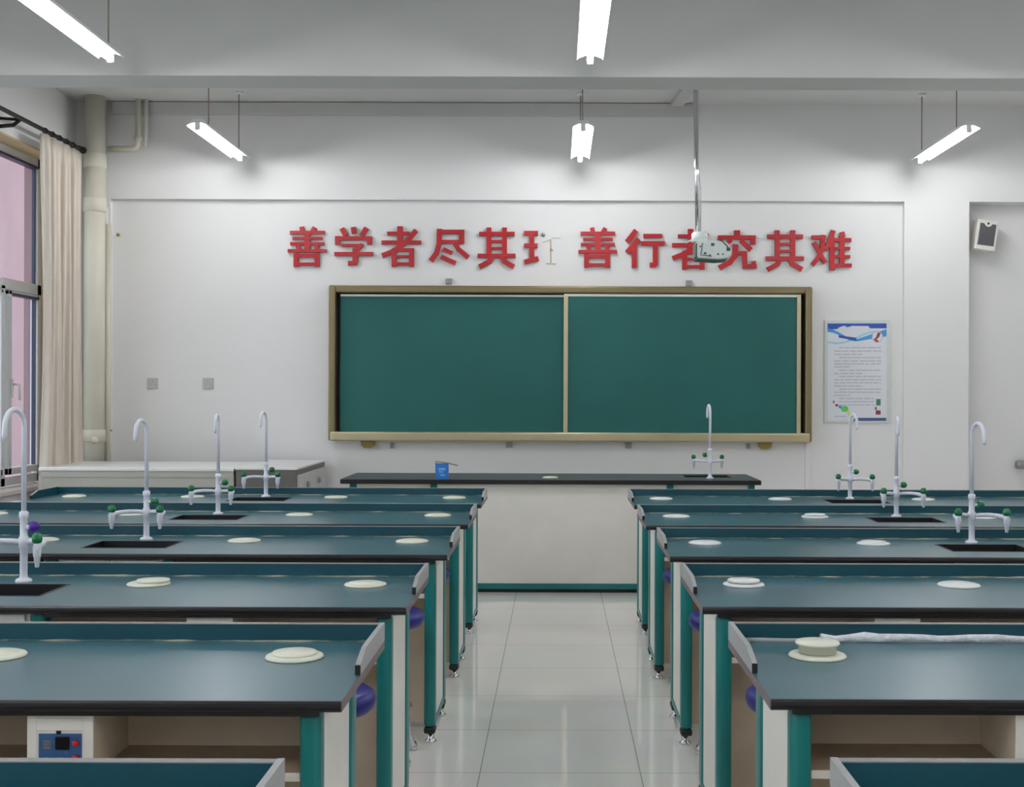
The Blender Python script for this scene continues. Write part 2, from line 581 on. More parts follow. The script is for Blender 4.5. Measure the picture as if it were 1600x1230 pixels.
# ------------------------------------------------------------------ lamps
def make_lamp():
    r = thing('pendant_lamp', '', 'lamp', (0, 0, 3.275), 0, 'hanging tube lamps')
    bm = bmesh.new()
    outer = [(-0.076, 0.007), (-0.070, 0.020), (-0.032, 0.056), (0.032, 0.056), (0.070, 0.020), (0.076, 0.007),
             (0.072, 0.006), (0.066, 0.015), (0.028, 0.030), (-0.028, 0.030), (-0.066, 0.015), (-0.072, 0.006)]
    prism(bm, outer, 'y', -0.60, 0.60)
    obj('reflector', bm, M['lamp_body'], r)
    bm = bmesh.new()
    tube(bm, [(0, -0.585, 0), (0, 0.585, 0)], 0.0165, 14)
    obj('lamp_tube', bm, M['tube'], r)
    for s in (-1, 1):
        bm = bmesh.new()
        bx(bm, -0.018, 0.018, s * 0.585 - 0.006, s * 0.585 + 0.012, -0.02, 0.034, 0.004)
        obj('tube_holder', bm, M['lamp_body'], r)
    for y in (-0.31, 0.55):
        bm = bmesh.new()
        tube(bm, [(0, y, 0.055), (0, y, ZC - 3.275)], 0.0045, 8)
        lathe(bm, [(0.012, 0.054), (0.012, 0.064), (0.004, 0.07)], 10, (0, y, 0))
        h = obj('hanger_rod', bm, M['wire'], r)
        bm = bmesh.new()
        lathe(bm, [(0.03, ZC - 3.275 - 0.02), (0.03, ZC - 3.275 - 0.001)], 14, (0, y, 0))
        obj('ceiling_rose', bm, M['lamp_body'], h)
    return r


lamp0 = make_lamp()
lamp_spots = [
    (-2.54, 9.34, 'lit tube lamp hanging near the corner pipes, farther of the two on the window side'),
    (0.18, 9.34, 'lit tube lamp hanging over the middle of the chalkboard, seen end on'),
    (2.90, 9.34, 'lit tube lamp hanging near the white pier and wall speaker'),
    (-2.51, 6.38, 'large lit tube lamp at the top left corner, before the ceiling beam'),
    (0.18, 6.38, 'large lit tube lamp at the top middle, before the ceiling beam'),
    (2.90, 6.38, 'lit tube lamp before the ceiling beam over the right desks'),
    (-2.51, 3.40, 'added unseen tube lamp over the near left desks'),  # from here on, unseen lamp rows added to brighten the room
    (0.18, 3.40, 'added unseen tube lamp over the near end of the aisle'),
    (2.90, 3.40, 'added unseen tube lamp over the near right desks'),
    (-2.51, 0.30, 'added unseen tube lamp at the rear of the room by the windows'),
    (0.18, 0.30, 'added unseen tube lamp at the rear of the room above the viewer'),
    (2.90, 0.30, 'added unseen tube lamp at the rear of the room on the door side'),
    (-2.51, -2.30, 'added unseen tube lamp by the rear wall on the window side'),  # rear-wall row added to lighten fronts that face the viewer
    (0.18, -2.30, 'added unseen tube lamp by the rear wall over the aisle'),
    (2.90, -2.30, 'added unseen tube lamp by the rear wall on the door side'),
]
for i, (x, y, lab) in enumerate(lamp_spots):
    if i == 0:
        lamp0.location = (x, y, 3.275)
        lamp0['label'] = lab
    else:
        dup(lamp0, (x, y, 3.275), lab)


# ------------------------------------------------------------------ student desks
HL = 1.36      # half length
TZ = 0.76      # worktop height


def outlet_cover(parent, x, y, m, lift=0.0, tilt=None):
    bm = bmesh.new()
    lathe(bm, [(0.0, TZ), (0.070, TZ), (0.0715, TZ + 0.002), (0.069, TZ + 0.006), (0.060, TZ + 0.009), (0.0, TZ + 0.009)], 32)
    fl = obj('outlet_cover', bm, m, parent, (x, y, 0))
    bm = bmesh.new()
    lathe(bm, [(0.0, TZ - 0.016), (0.046, TZ - 0.016), (0.046, TZ + 0.003), (0.0535, TZ + 0.004), (0.055, TZ + 0.007), (0.053, TZ + 0.0105), (0.0, TZ + 0.0115)], 32)
    lid = obj('outlet_lid', bm, m, fl, (0, 0, lift))
    return fl


def make_desk(label):
    r = thing('lab_desk', label, 'desk', (0, 0, 0), 0, 'student lab desks')
    # worktop with a hole for the basin
    bm = bmesh.new()
    xs = [-HL, -0.18, 0.18, HL]
    ys = [0.012, 0.19, 0.44, 0.65]
    for z, flip in ((TZ, False), (TZ - 0.02, True)):
        V = [[bm.verts.new((x, y, z)) for y in ys] for x in xs]
        for i in range(3):
            for j in range(3):
                if i == 1 and j == 1:
                    continue
                q = [V[i][j], V[i + 1][j], V[i + 1][j + 1], V[i][j + 1]]
                bm.faces.new(list(reversed(q)) if flip else q)
    bx(bm, -0.182, -0.178, 0.19, 0.44, TZ - 0.02, TZ - 0.0005)
    bx(bm, 0.178, 0.182, 0.19, 0.44, TZ - 0.02, TZ - 0.0005)
    bx(bm, -0.18, 0.18, 0.188, 0.192, TZ - 0.02, TZ - 0.0005)
    bx(bm, -0.18, 0.18, 0.438, 0.442, TZ - 0.02, TZ - 0.0005)
    obj('worktop', bm, M['top'], r)
    bm = bmesh.new()
    prof = [(0.012, TZ - 0.0225), (0.006, TZ - 0.0225), (0.001, TZ - 0.018), (0, TZ - 0.011), (0.001, TZ - 0.004), (0.006, TZ + 0.0002), (0.012, TZ + 0.0002)]
    prism(bm, prof, 'x', -HL, HL)
    obj('front_edge', bm, M['black_edge'], r)
    bm = bmesh.new()
    bx(bm, -1.312, -0.262, 0.014, 0.0295, TZ - 0.034, TZ - 0.0205)  # dark band under the edge, its shade included in the black
    obj('shaded_front_rail', bm, M['black'], r)
    bm = bmesh.new()
    bx(bm, 0.262, 1.312, 0.014, 0.0295, TZ - 0.034, TZ - 0.0205)
    obj('shaded_front_rail', bm, M['black'], r)
    for s in (-1, 1):
        bm = bmesh.new()
        bx(bm, s * HL - 0.0015, s * HL + 0.0015, 0.004, 0.65, TZ - 0.021, TZ)
        obj('end_edge', bm, M['end_edge'], r)
    # back upstand: teal face, pale edge
    bm = bmesh.new()
    bx(bm, -HL, HL, 0.63, 0.65, TZ, TZ + 0.044, mi=0)
    bx(bm, -HL, HL, 0.6295, 0.6505, TZ + 0.0445, TZ + 0.0465, mi=1)
    obj('upstand', bm, [M['teal'], M['strip']], r)
    # end guards: teal inside, glossy reflection on the outside put in as pale grey
    gp = [(0.652, TZ), (0.652, TZ + 0.047), (0.345, TZ + 0.047), (0.25, TZ + 0.024), (0.25, TZ)]
    for s in (-1, 1):
        bm = bmesh.new()
        a, b = (HL - 0.0105, HL + 0.0015) if s > 0 else (-HL - 0.0015, -HL + 0.0105)
        fs = prism(bm, gp, 'x', a, b, 0)
        inner = a if s > 0 else b
        for f in fs:
            if all(abs(v.co.x - inner) < 1e-5 for v in f.verts):
                f.material_index = 1
        g = obj('end_guard', bm, [M['guard_grey'], M['teal']], r)
        bm = bmesh.new()
        bx(bm, a - 0.0005, b + 0.0005, 0.2465, 0.251, TZ + 0.001, TZ + 0.0235, 0.001)
        obj('end_cap', bm, M['black'], g)
    bm = bmesh.new()
    n = 60
    pts, rads = [], []
    for k in range(n):
        pts.append((-HL + 0.02 + (2 * HL - 0.04) * k / (n - 1), 0.629 - random.uniform(0, 0.002), TZ + 0.001))
        rads.append(random.uniform(0.002, 0.0055))
    tube(bm, pts, rads, 6)
    obj('sealant_bead', bm, M['sealant'], r)
    for x in (-1.17, -0.44, 0.44, 1.17):
        outlet_cover(r, x, 0.44, M['cover'])
    # basin
    bm = bmesh.new()
    bx(bm, -0.178, 0.178, 0.192, 0.438, TZ - 0.22, TZ - 0.215)
    bx(bm, -0.178, -0.170, 0.192, 0.438, TZ - 0.215, TZ + 0.001)
    bx(bm, 0.170, 0.178, 0.192, 0.438, TZ - 0.215, TZ + 0.001)
    bx(bm, -0.170, 0.170, 0.192, 0.200, TZ - 0.215, TZ + 0.001)
    bx(bm, -0.170, 0.170, 0.430, 0.438, TZ - 0.215, TZ + 0.001)
    lathe(bm, [(0.0, TZ - 0.214), (0.03, TZ - 0.214), (0.03, TZ - 0.211), (0.0, TZ - 0.211)], 16, (0, 0.31, 0))
    obj('basin', bm, M['basin'], r)
    # end frames
    for s in (-1, 1):
        def X(a):
            return s * a
        for (y0, y1, w) in ((0.03, 0.088, 0.046), (0.425, 0.515, 0.03)):
            bm = bmesh.new()
            xa, xb = sorted((X(1.312 - w), X(1.312)))
            bx(bm, xa, xb, y0, y1, 0.063, 0.728, bevel=0.014, seg=4)
            for f in bm.faces:
                f.smooth = True
            lg = obj('leg', bm, M['leg'], r)
            bm = bmesh.new()
            bx(bm, xa + 0.001, xb - 0.001, y0 + 0.001, y1 - 0.001, 0.728, TZ - 0.0202, bevel=0.004)
            obj('leg_cap', bm, M['black'], lg)
            bm = bmesh.new()
            bx(bm, xa - 0.0005, xb + 0.0005, y0 - 0.0005, y1 + 0.0005, 0.037, 0.064, bevel=0.008)
            obj('foot_cap', bm, M['black'], lg)
            bm = bmesh.new()
            lathe(bm, [(0.024, 0.0), (0.025, 0.006), (0.018, 0.012), (0.013, 0.018), (0.013, 0.038)], 18, (X(1.292), (y0 + y1) / 2, 0))
            obj('levelling_foot', bm, M['chrome'], lg)
        bm = bmesh.new()
        xa, xb = sorted((X(1.292), X(1.306)))
        bx(bm, xa, xb, 0.08, 0.435, 0.09, TZ - 0.022)
        obj('side_panel', bm, M['panel'], r)
        bm = bmesh.new()
        xa, xb = sorted((X(1.286), X(1.310)))
        bx(bm, xa, xb, 0.085, 0.43, 0.062, 0.092, bevel=0.004)
        obj('bottom_rail', bm, M['leg'], r)
        # knee space: shelf, control box, middle post
        bm = bmesh.new()
        for a0, a1 in ((0.26, 0.688), (0.832, 1.266)):
            xa, xb = sorted((X(a0), X(a1)))
            bx(bm, xa, xb, 0.045, 0.25, 0.582, 0.598)
        obj('shelf', bm, M['shelf'], r)
        bm = bmesh.new()
        for a0, a1 in ((0.26, 0.688), (0.832, 1.266)):
            xa, xb = sorted((X(a0), X(a1)))
            bx(bm, xa, xb, 0.041, 0.045, 0.581, 0.599)
        obj('shelf_edge', bm, M['shelf_edge'], r)
        xa, xb = sorted((X(0.69), X(0.83)))
        xc = (xa + xb) / 2
        bm = bmesh.new()
        bx(bm, xa, xb, 0.034, 0.25, 0.50, TZ - 0.0205, 0.003)
        cb = obj('control_box', bm, M['inner'], r)
        bm = bmesh.new()
        for q in ((xa, xa + 0.02, 0.50, 0.7395), (xb - 0.02, xb, 0.50, 0.7395), (xa + 0.02, xb - 0.02, 0.69, 0.716), (xa + 0.02, xb - 0.02, 0.50, 0.556)):
            bx(bm, q[0], q[1], 0.0305, 0.034, q[2], q[3], 0.001)
        bx(bm, xa + 0.002, xb - 0.002, 0.0325, 0.0345, 0.50, 0.739)
        obj('control_frame', bm, M['panel'], cb)
        bm = bmesh.new()
        bx(bm, xc - 0.046, xc + 0.046, 0.0315, 0.036, 0.560, 0.684, 0.001)
        obj('control_plate', bm, M['device'], cb)
        bm = bmesh.new()
        bx(bm, xc - 0.010, xc + 0.020, 0.029, 0.033, 0.650, 0.678, 0.001)
        bx(bm, xc - 0.008, xc + 0.002, 0.029, 0.033, 0.683, 0.690, 0.001)
        obj('display', bm, M['screen'], cb)
        bm = bmesh.new()
        for zz in (0.668, 0.661, 0.654):
            bx(bm, xc - 0.036, xc - 0.020, 0.0305, 0.033, zz - 0.0025, zz + 0.0025)
        for xx in (-0.03, 0.0):
            bx(bm, xc + xx - 0.006, xc + xx + 0.006, 0.0305, 0.033, 0.630, 0.6335)
        obj('printed_label', bm, M['card_inside'], cb)
        for zz in (0.665, 0.634):
            bm = bmesh.new()
            lathe(bm, [(0.0065, 0), (0.0065, 0.008), (0.0055, 0.010), (0, 0.010)], 14, (xc + 0.034, 0.032, zz), mtx=Matrix.Rotation(PI / 2, 4, 'X').to_3x3())
            obj('control_knob', bm, M['red'], cb)
        xa, xb = sorted((X(0.212), X(0.26)))
        bm = bmesh.new()
        bx(bm, xa, xb, 0.03, 0.085, 0.063, 0.738, bevel=0.012, seg=3)
        lg = obj('leg', bm, M['leg'], r)
        bm = bmesh.new()
        lathe(bm, [(0.022, 0.0), (0.022, 0.012), (0.01, 0.02), (0.01, 0.064)], 14, (X(0.236), 0.057, 0))
        obj('levelling_foot', bm, M['chrome'], lg)
    bm = bmesh.new()
    bx(bm, -1.266, -0.21, 0.25, 0.262, 0.03, TZ - 0.0205)
    bx(bm, 0.21, 1.266, 0.25, 0.262, 0.03, TZ - 0.0205)
    obj('back_panel', bm, M['inner'], r)
    bm = bmesh.new()
    bx(bm, -0.21, -0.195, 0.05, 0.60, 0.08, 0.738)
    bx(bm, 0.195, 0.21, 0.05, 0.60, 0.08, 0.738)
    bx(bm, -0.195, 0.195, 0.585, 0.60, 0.08, 0.738)
    bx(bm, -0.195, 0.195, 0.05, 0.585, 0.08, 0.095)
    sc = obj('sink_cabinet', bm, M['panel'], r)
    bm = bmesh.new()
    bx(bm, -0.194, -0.0015, 0.040, 0.058, 0.10, 0.73, 0.002)
    bx(bm, 0.0015, 0.194, 0.040, 0.058, 0.10, 0.73, 0.002)
    obj('cabinet_door', bm, M['cover_white'], sc)
    return r


LF = [7.20, 6.10, 4.955, 3.740, 2.600, 1.392]
RF = [7.18, 6.09, 4.935, 3.772, 2.632, 1.408]
LXE = [0.438, 0.434, 0.436, 0.452, 0.450, 0.447]
RXE = [0.452, 0.440, 0.453, 0.446, 0.457, 0.457]
row_words = ['in the row nearest the long teacher bench', 'in the second row from the long teacher bench',
             'in the third row from the long teacher bench', 'in the fourth row from the long teacher bench',
             'in the fifth row, its open shelf showing',
             'nearest the viewer, only its teal upstand showing']
desk0 = None
desks = {}
for side in (-1, 1):
    for i in range(6):
        F = (LF if side < 0 else RF)[i]
        xe = (LXE if side < 0 else RXE)[i]
        lab = 'teal-topped lab desk %s of the aisle, %s' % ('left' if side < 0 else 'right', row_words[i])
        loc = (side * (xe + HL), F, 0)
        if desk0 is None:
            desk0 = make_desk(lab)
            desk0.location = loc
            d = desk0
        else:
            d = dup(desk0, loc, lab)
        desks[(side, i)] = d


def covers(d):
    out = [c for c in d.children if c.name.startswith('outlet_cover')]
    return sorted(out, key=lambda c: c.location.x)


# right desks have whiter covers; some pop-up lids stand proud or askew
white_cover, white_lid = {}, {}
for i in range(5):
    for k, c in enumerate(covers(desks[(1, i)])):
        if i == 4:
            continue
        if 'c' not in white_cover:
            me = c.data.copy(); me.materials.clear(); me.materials.append(M['cover_white']); white_cover['c'] = me
            ml = c.children[0].data.copy(); ml.materials.clear(); ml.materials.append(M['cover_white']); white_lid['c'] = ml
        c.data = white_cover['c']
        c.children[0].data = white_lid['c']
for (s, i, k, lift, tx) in ((1, 4, 0, 0.027, 0), (1, 3, 0, 0.009, 0), (1, 1, 1, 0.008, 0), (-1, 4, 3, 0.004, 0), (1, 2, 1, 0.003, 0)):
    c = covers(desks[(s, i)])[k]
    l = c.children[0]
    l.location = (tx, 0, lift)
c = covers(desks[(-1, 3)])[2]
c.children[0].location = (0.014, 0.004, 0.0065)

# thick white sealing strip along the upstand of the near right desk
d54 = desks[(1, 4)]
bm = bmesh.new()
pts, rads = [], []
for k in range(46):
    pts.append((-HL + 0.03 + 2.6 * k / 45, 0.622, TZ + 0.003 + random.uniform(-0.001, 0.001)))
    rads.append(random.uniform(0.007, 0.0095))
tube(bm, pts, rads, 7)
o = obj('sealing_strip', bm, M['guard_grey'], d54)
bm = bmesh.new()
pts, rads = [], []
for k in range(40):
    pts.append((-HL + 0.235 + 1.5 * k / 39, 0.621 + random.uniform(-0.003, 0.002), TZ + 0.009 + random.uniform(-0.002, 0.003)))
    rads.append(random.uniform(0.009, 0.0125) + (0.004 if 2 < k < 5 else 0))
tube(bm, pts, rads, 7)
o = obj('tape', bm, M['tape'], d54)
o['label'] = 'crumpled white tape'


# ------------------------------------------------------------------ faucets
def make_faucet(label, neck_yaw=0.0, knob3='knob'):
    r = thing('lab_faucet', label, 'faucet', (0, 0, TZ), 0, 'gooseneck lab faucets')
    bm = bmesh.new()
    lathe(bm, [(0.0, 0), (0.027, 0), (0.027, 0.007), (0.022, 0.011), (0.014, 0.013), (0.0125, 0.02), (0.0125, 0.100), (0.0165, 0.105), (0.0175, 0.120), (0.0165, 0.135),
               (0.0125, 0.140), (0.0125, 0.192), (0.0155, 0.196), (0.0155, 0.212), (0.009, 0.216), (0, 0.216)], 20)
    tube(bm, [(0, 0, 0.165), (0.028, -0.004, 0.168)], 0.007, 10)
    obj('column', bm, M['faucet'], r)
    bm = bmesh.new()
    pts = [(0, 0, 0.214), (0, 0, 0.472)]
    R = 0.046
    for k in range(1, 11):
        a = PI * k / 10
        pts.append((0, -R + R * math.cos(a), 0.472 + R * 1.15 * math.sin(a)))
    pts += [(0, -2 * R - 0.002, 0.447), (0, -2 * R - 0.002, 0.432)]
    rr = [0.0088] * (len(pts) - 1) + [0.006]
    tube(bm, pts, rr, 12)
    g = obj('gooseneck', bm, M['faucet'], r)
    g.rotation_euler = (0, 0, neck_yaw)
    for s in (-1, 1):
        bm = bmesh.new()
        tube(bm, [(0, 0, 0.120), (s * 0.035, -0.004, 0.124), (s * 0.068, -0.02, 0.126), (s * 0.092, -0.055, 0.126), (s * 0.102, -0.105, 0.124), (s * 0.104, -0.155, 0.120)],
             [0.009, 0.009, 0.009, 0.009, 0.0105, 0.0085], 12)
        arm = obj('side_arm', bm, M['faucet'], r)
        bm = bmesh.new()
        tx, ty = s * 0.103, -0.138
        lathe(bm, [(0.0055, 0.062), (0.007, 0.065), (0.0075, 0.078), (0.0095, 0.080), (0.0105, 0.092), (0.0125, 0.095), (0.0135, 0.118), (0.010, 0.133), (0.006, 0.135)], 14, (tx, ty, 0))
        obj('nozzle', bm, M['faucet'], arm)
        bm = bmesh.new()
        lathe(bm, [(0.008, 0.132), (0.0145, 0.135), (0.0168, 0.144), (0.0158, 0.155), (0.009, 0.163), (0, 0.165)], 16, (tx, ty, 0))
        obj('tap_knob', bm, M['knob'], arm)
    bm = bmesh.new()
    mt = Matrix.Rotation(PI / 2, 3, 'Y')
    lathe(bm, [(0.008, 0.0), (0.0145, 0.003), (0.0165, 0.012), (0.0155, 0.023), (0.009, 0.031), (0, 0.033)], 16, (0.022, -0.004, 0.169), mtx=mt)
    obj('tap_knob', bm, M[knob3], r)
    return r


f_y = 0.485
fauc0 = make_faucet('white gooseneck faucet at the sink of the desk nearest the bench, left of aisle')
fauc0.location = (-(LXE[0] + HL), LF[0] + f_y, TZ)
fl = [
    (-1, 1, 0.10, 'white gooseneck faucet at the sink of the second desk from the bench, left of aisle'),
    (-1, 2, -0.20, 'white gooseneck faucet at the sink of the third desk from the bench, left of aisle'),
    (-1, 3, -0.30, 'large white gooseneck faucet with one purple knob beside the window'),
    (1, 0, 0.22, 'white gooseneck faucet whose spout overlaps the foot of the wall poster'),
    (1, 1, -0.18, 'white gooseneck faucet right of the aisle, straight below the pier edge beside the poster'),
    (1, 2, 0.25, 'white gooseneck faucet right of the aisle standing before the dark niche edge'),
]
for (s, i, yaw, lab) in fl:
    F = (LF if s < 0 else RF)[i]
    xe = (LXE if s < 0 else RXE)[i]
    f = dup(fauc0, (s * (xe + HL), F + f_y, TZ), lab)
    if (s, i) == (-1, 3):
        f.scale = (1, 1, 1.12)
    for ch in f.children:
        if ch.name.startswith('gooseneck'):
            ch.rotation_euler = (0, 0, yaw)
        if (s, i) == (-1, 3) and ch.name.startswith('tap_knob'):
            me = ch.data.copy(); me.materials.clear(); me.materials.append(M['knob_purple']); ch.data = me
            ch['label'] = 'purple knob'
for ch in fauc0.children:
    if ch.name.startswith('gooseneck'):
        ch.rotation_euler = (0, 0, -0.15)


# ------------------------------------------------------------------ stools
def make_stool():
    r = thing('lab_stool', '', 'stool', (0, 0, 0), 0, 'blue lab stools')
    bm = bmesh.new()
    lathe(bm, [(0.0, 0.508), (0.125, 0.508), (0.146, 0.513), (0.157, 0.526), (0.160, 0.543), (0.155, 0.560), (0.138, 0.571), (0.10, 0.575), (0.0, 0.571)], 36)
    obj('seat', bm, M['stool'], r)
    for k in range(4):
        a = PI / 4 + k * PI / 2
        ca, sa = math.cos(a), math.sin(a)
        bm = bmesh.new()
        tube(bm, [(ca * p, sa * p, z) for p, z in ((0.06, 0.508), (0.085, 0.42), (0.10, 0.28), (0.112, 0.15), (0.125, 0.07), (0.145, 0.026), (0.155, 0.022))], 0.014, 12)
        lg = obj('leg', bm, M['chrome'], r)
        bm = bmesh.new()
        lathe(bm, [(0.014, 0.0), (0.015, 0.02), (0.010, 0.028)], 12, (ca * 0.152, sa * 0.152, 0))
        obj('foot_pad', bm, M['chrome'], lg)
    bm = bmesh.new()
    pts = [(0.108 * math.cos(2 * PI * k / 28), 0.108 * math.sin(2 * PI * k / 28), 0.20) for k in range(29)]
    tube(bm, pts, 0.008, 8, caps=False)
    obj('foot_ring', bm, M['chrome'], r)
    return r


stool0 = make_stool()
stool_rows = [(-1, 3, 'fourth desk from the bench, left of the aisle'), (-1, 2, 'third desk from the bench, left of the aisle'),
              (-1, 1, 'second desk from the bench, left of the aisle'),
              (1, 3, 'fourth desk from the bench, right of the aisle'), (1, 2, 'third desk from the bench, right of the aisle'),
              (1, 1, 'second desk from the bench, right of the aisle'),
              ]
for k, (s, i, lab) in enumerate(stool_rows):
    F = (LF if s < 0 else RF)[i]
    lab = 'blue-seated round chrome stool at the ' + lab
    xx = s * (0.667 if (s, i) != (1, 3) else 0.70)
    dy = {(-1, 3): -0.24, (-1, 2): -0.17, (-1, 1): -0.17, (1, 3): -0.24, (1, 2): -0.19, (1, 1): -0.19}[(s, i)]
    loc = (xx, F + dy, 0)
    if k == 0:
        stool0.location = loc
        stool0['label'] = lab
    else:
        dup(stool0, loc, lab)


# ------------------------------------------------------------------ teacher bench
def teacher_bench():
    r = thing('teacher_bench', 'long dark-topped teacher bench with cream front below the chalkboard', 'bench', (0, 8.70, 0))
    z = 0.80
    x0, x1 = -1.505, 1.425
    sx0, sx1, sy0, sy1 = 0.93, 1.27, 0.30, 0.52
    bm = bmesh.new()
    xs = [x0, sx0, sx1, x1]
    ys = [0.0, sy0, sy1, 0.70]
    for zz, flip in ((z, False), (z - 0.028, True)):
        V = [[bm.verts.new((x, y, zz)) for y in ys] for x in xs]
        for i in range(3):
            for j in range(3):
                if i == 1 and j == 1:
                    continue
                q = [V[i][j], V[i + 1][j], V[i + 1][j + 1], V[i][j + 1]]
                bm.faces.new(list(reversed(q)) if flip else q)
    obj('worktop', bm, M['desk_top_dark'], r)
    bm = bmesh.new()
    bx(bm, x0, x1, -0.010, 0.0, z - 0.032, z + 0.0002, 0.004, 3)
    bx(bm, x0 - 0.010, x0, -0.010, 0.70, z - 0.032, z + 0.0002, 0.004)
    bx(bm, x1, x1 + 0.010, -0.010, 0.70, z - 0.032, z + 0.0002, 0.004)
    obj('front_edge', bm, M['black_edge'], r)
    bm = bmesh.new()
    bx(bm, sx0, sx1, sy0, sy0 + 0.006, z - 0.2, z + 0.002)
    bx(bm, sx0, sx1, sy1 - 0.006, sy1, z - 0.2, z + 0.002)
    bx(bm, sx0, sx0 + 0.006, sy0, sy1, z - 0.2, z + 0.002)
    bx(bm, sx1 - 0.006, sx1, sy0, sy1, z - 0.2, z + 0.002)
    bx(bm, sx0, sx1, sy0, sy1, z - 0.205, z - 0.2)
    obj('basin', bm, M['basin'], r)
    for x in (-1.435, -0.865, 0.80, 1.375):
        bm = bmesh.new()
        bx(bm, x - 0.024, x + 0.024, 0.045, 0.10, 0.035, z - 0.029, 0.010, 3)
        lg = obj('leg', bm, M['leg'], r)
        bm = bmesh.new()
        lathe(bm, [(0.022, 0), (0.022, 0.012), (0.012, 0.036)], 12, (x, 0.072, 0))
        obj('levelling_foot', bm, M['black'], lg)
    for a, b in ((-1.411, -0.889), (0.824, 1.351)):
        bm = bmesh.new()
        bx(bm, a, b, 0.07, 0.085, 0.10, z - 0.029)
        obj('side_front_panel', bm, M['panel'], r)
    bm = bmesh.new()
    bx(bm, -0.841, 0.776, 0.055, 0.075, 0.065, z - 0.029)
    obj('front_panel', bm, M['panel'], r)
    bm = bmesh.new()
    bx(bm, -0.841, 0.776, 0.05, 0.078, 0.025, 0.066, 0.004)
    obj('bottom_rail', bm, M['leg'], r)
    bm = bmesh.new()
    bx(bm, -0.835, 0.77, 0.07, 0.09, 0.0, 0.026)
    bx(bm, -0.841 + 0.80, -0.841 + 0.86, 0.055, 0.08, 0.004, 0.026, 0.003)
    obj('plinth', bm, M['black'], r)
    bm = bmesh.new()
    bx(bm, -1.44, -1.425, 0.10, 0.62, 0.04, z - 0.029)
    bx(bm, 1.365, 1.38, 0.10, 0.62, 0.04, z - 0.029)
    obj('side_panel', bm, M['panel'], r)
    bm = bmesh.new()
    lathe(bm, [(0.0, z), (0.056, z), (0.056, z + 0.005), (0.045, z + 0.010), (0, z + 0.010)], 24, (-0.045, 0.20, 0))
    obj('outlet_cover', bm, M['cover'], r)
    return r


teacher_bench()
tf = dup(fauc0, (1.10, 8.70 + 0.20, 0.80), 'white faucet on the teacher bench standing before the chalkboard', rotz=PI)
for ch in tf.children:
    if ch.name.startswith('gooseneck'):
        ch.rotation_euler = (0, 0, 0.1)

# blue carton with raised flap
t = thing('carton', 'small blue carton with its lid flap open on the teacher bench', 'box', (P(690, 740, 8.74)[0], 8.745, 0.80))
bm = bmesh.new()
bx(bm, -0.045, 0.045, 0, 0.05, 0.0, 0.108, 0.001)
obj('carton_body', bm, M['blue_box'], t)
bm = bmesh.new()
bx(bm, -0.022, 0.025, -0.0012, 0.0, 0.062, 0.078)
bx(bm, -0.020, 0.010, -0.0012, 0.0, 0.045, 0.055)
bx(bm, -0.010, 0.022, -0.0012, 0.0, 0.022, 0.034)
obj('carton_print', bm, M['blue_print'], t)
bm = bmesh.new()
prism(bm, [(-0.045, 0.108), (-0.040, 0.120), (0.045, 0.108), (0.110, 0.092), (0.110, 0.096), (0.045, 0.112), (-0.042, 0.124), (-0.048, 0.110)], 'y', 0.002, 0.048)
obj('carton_flap', bm, M['card_inside'], t)


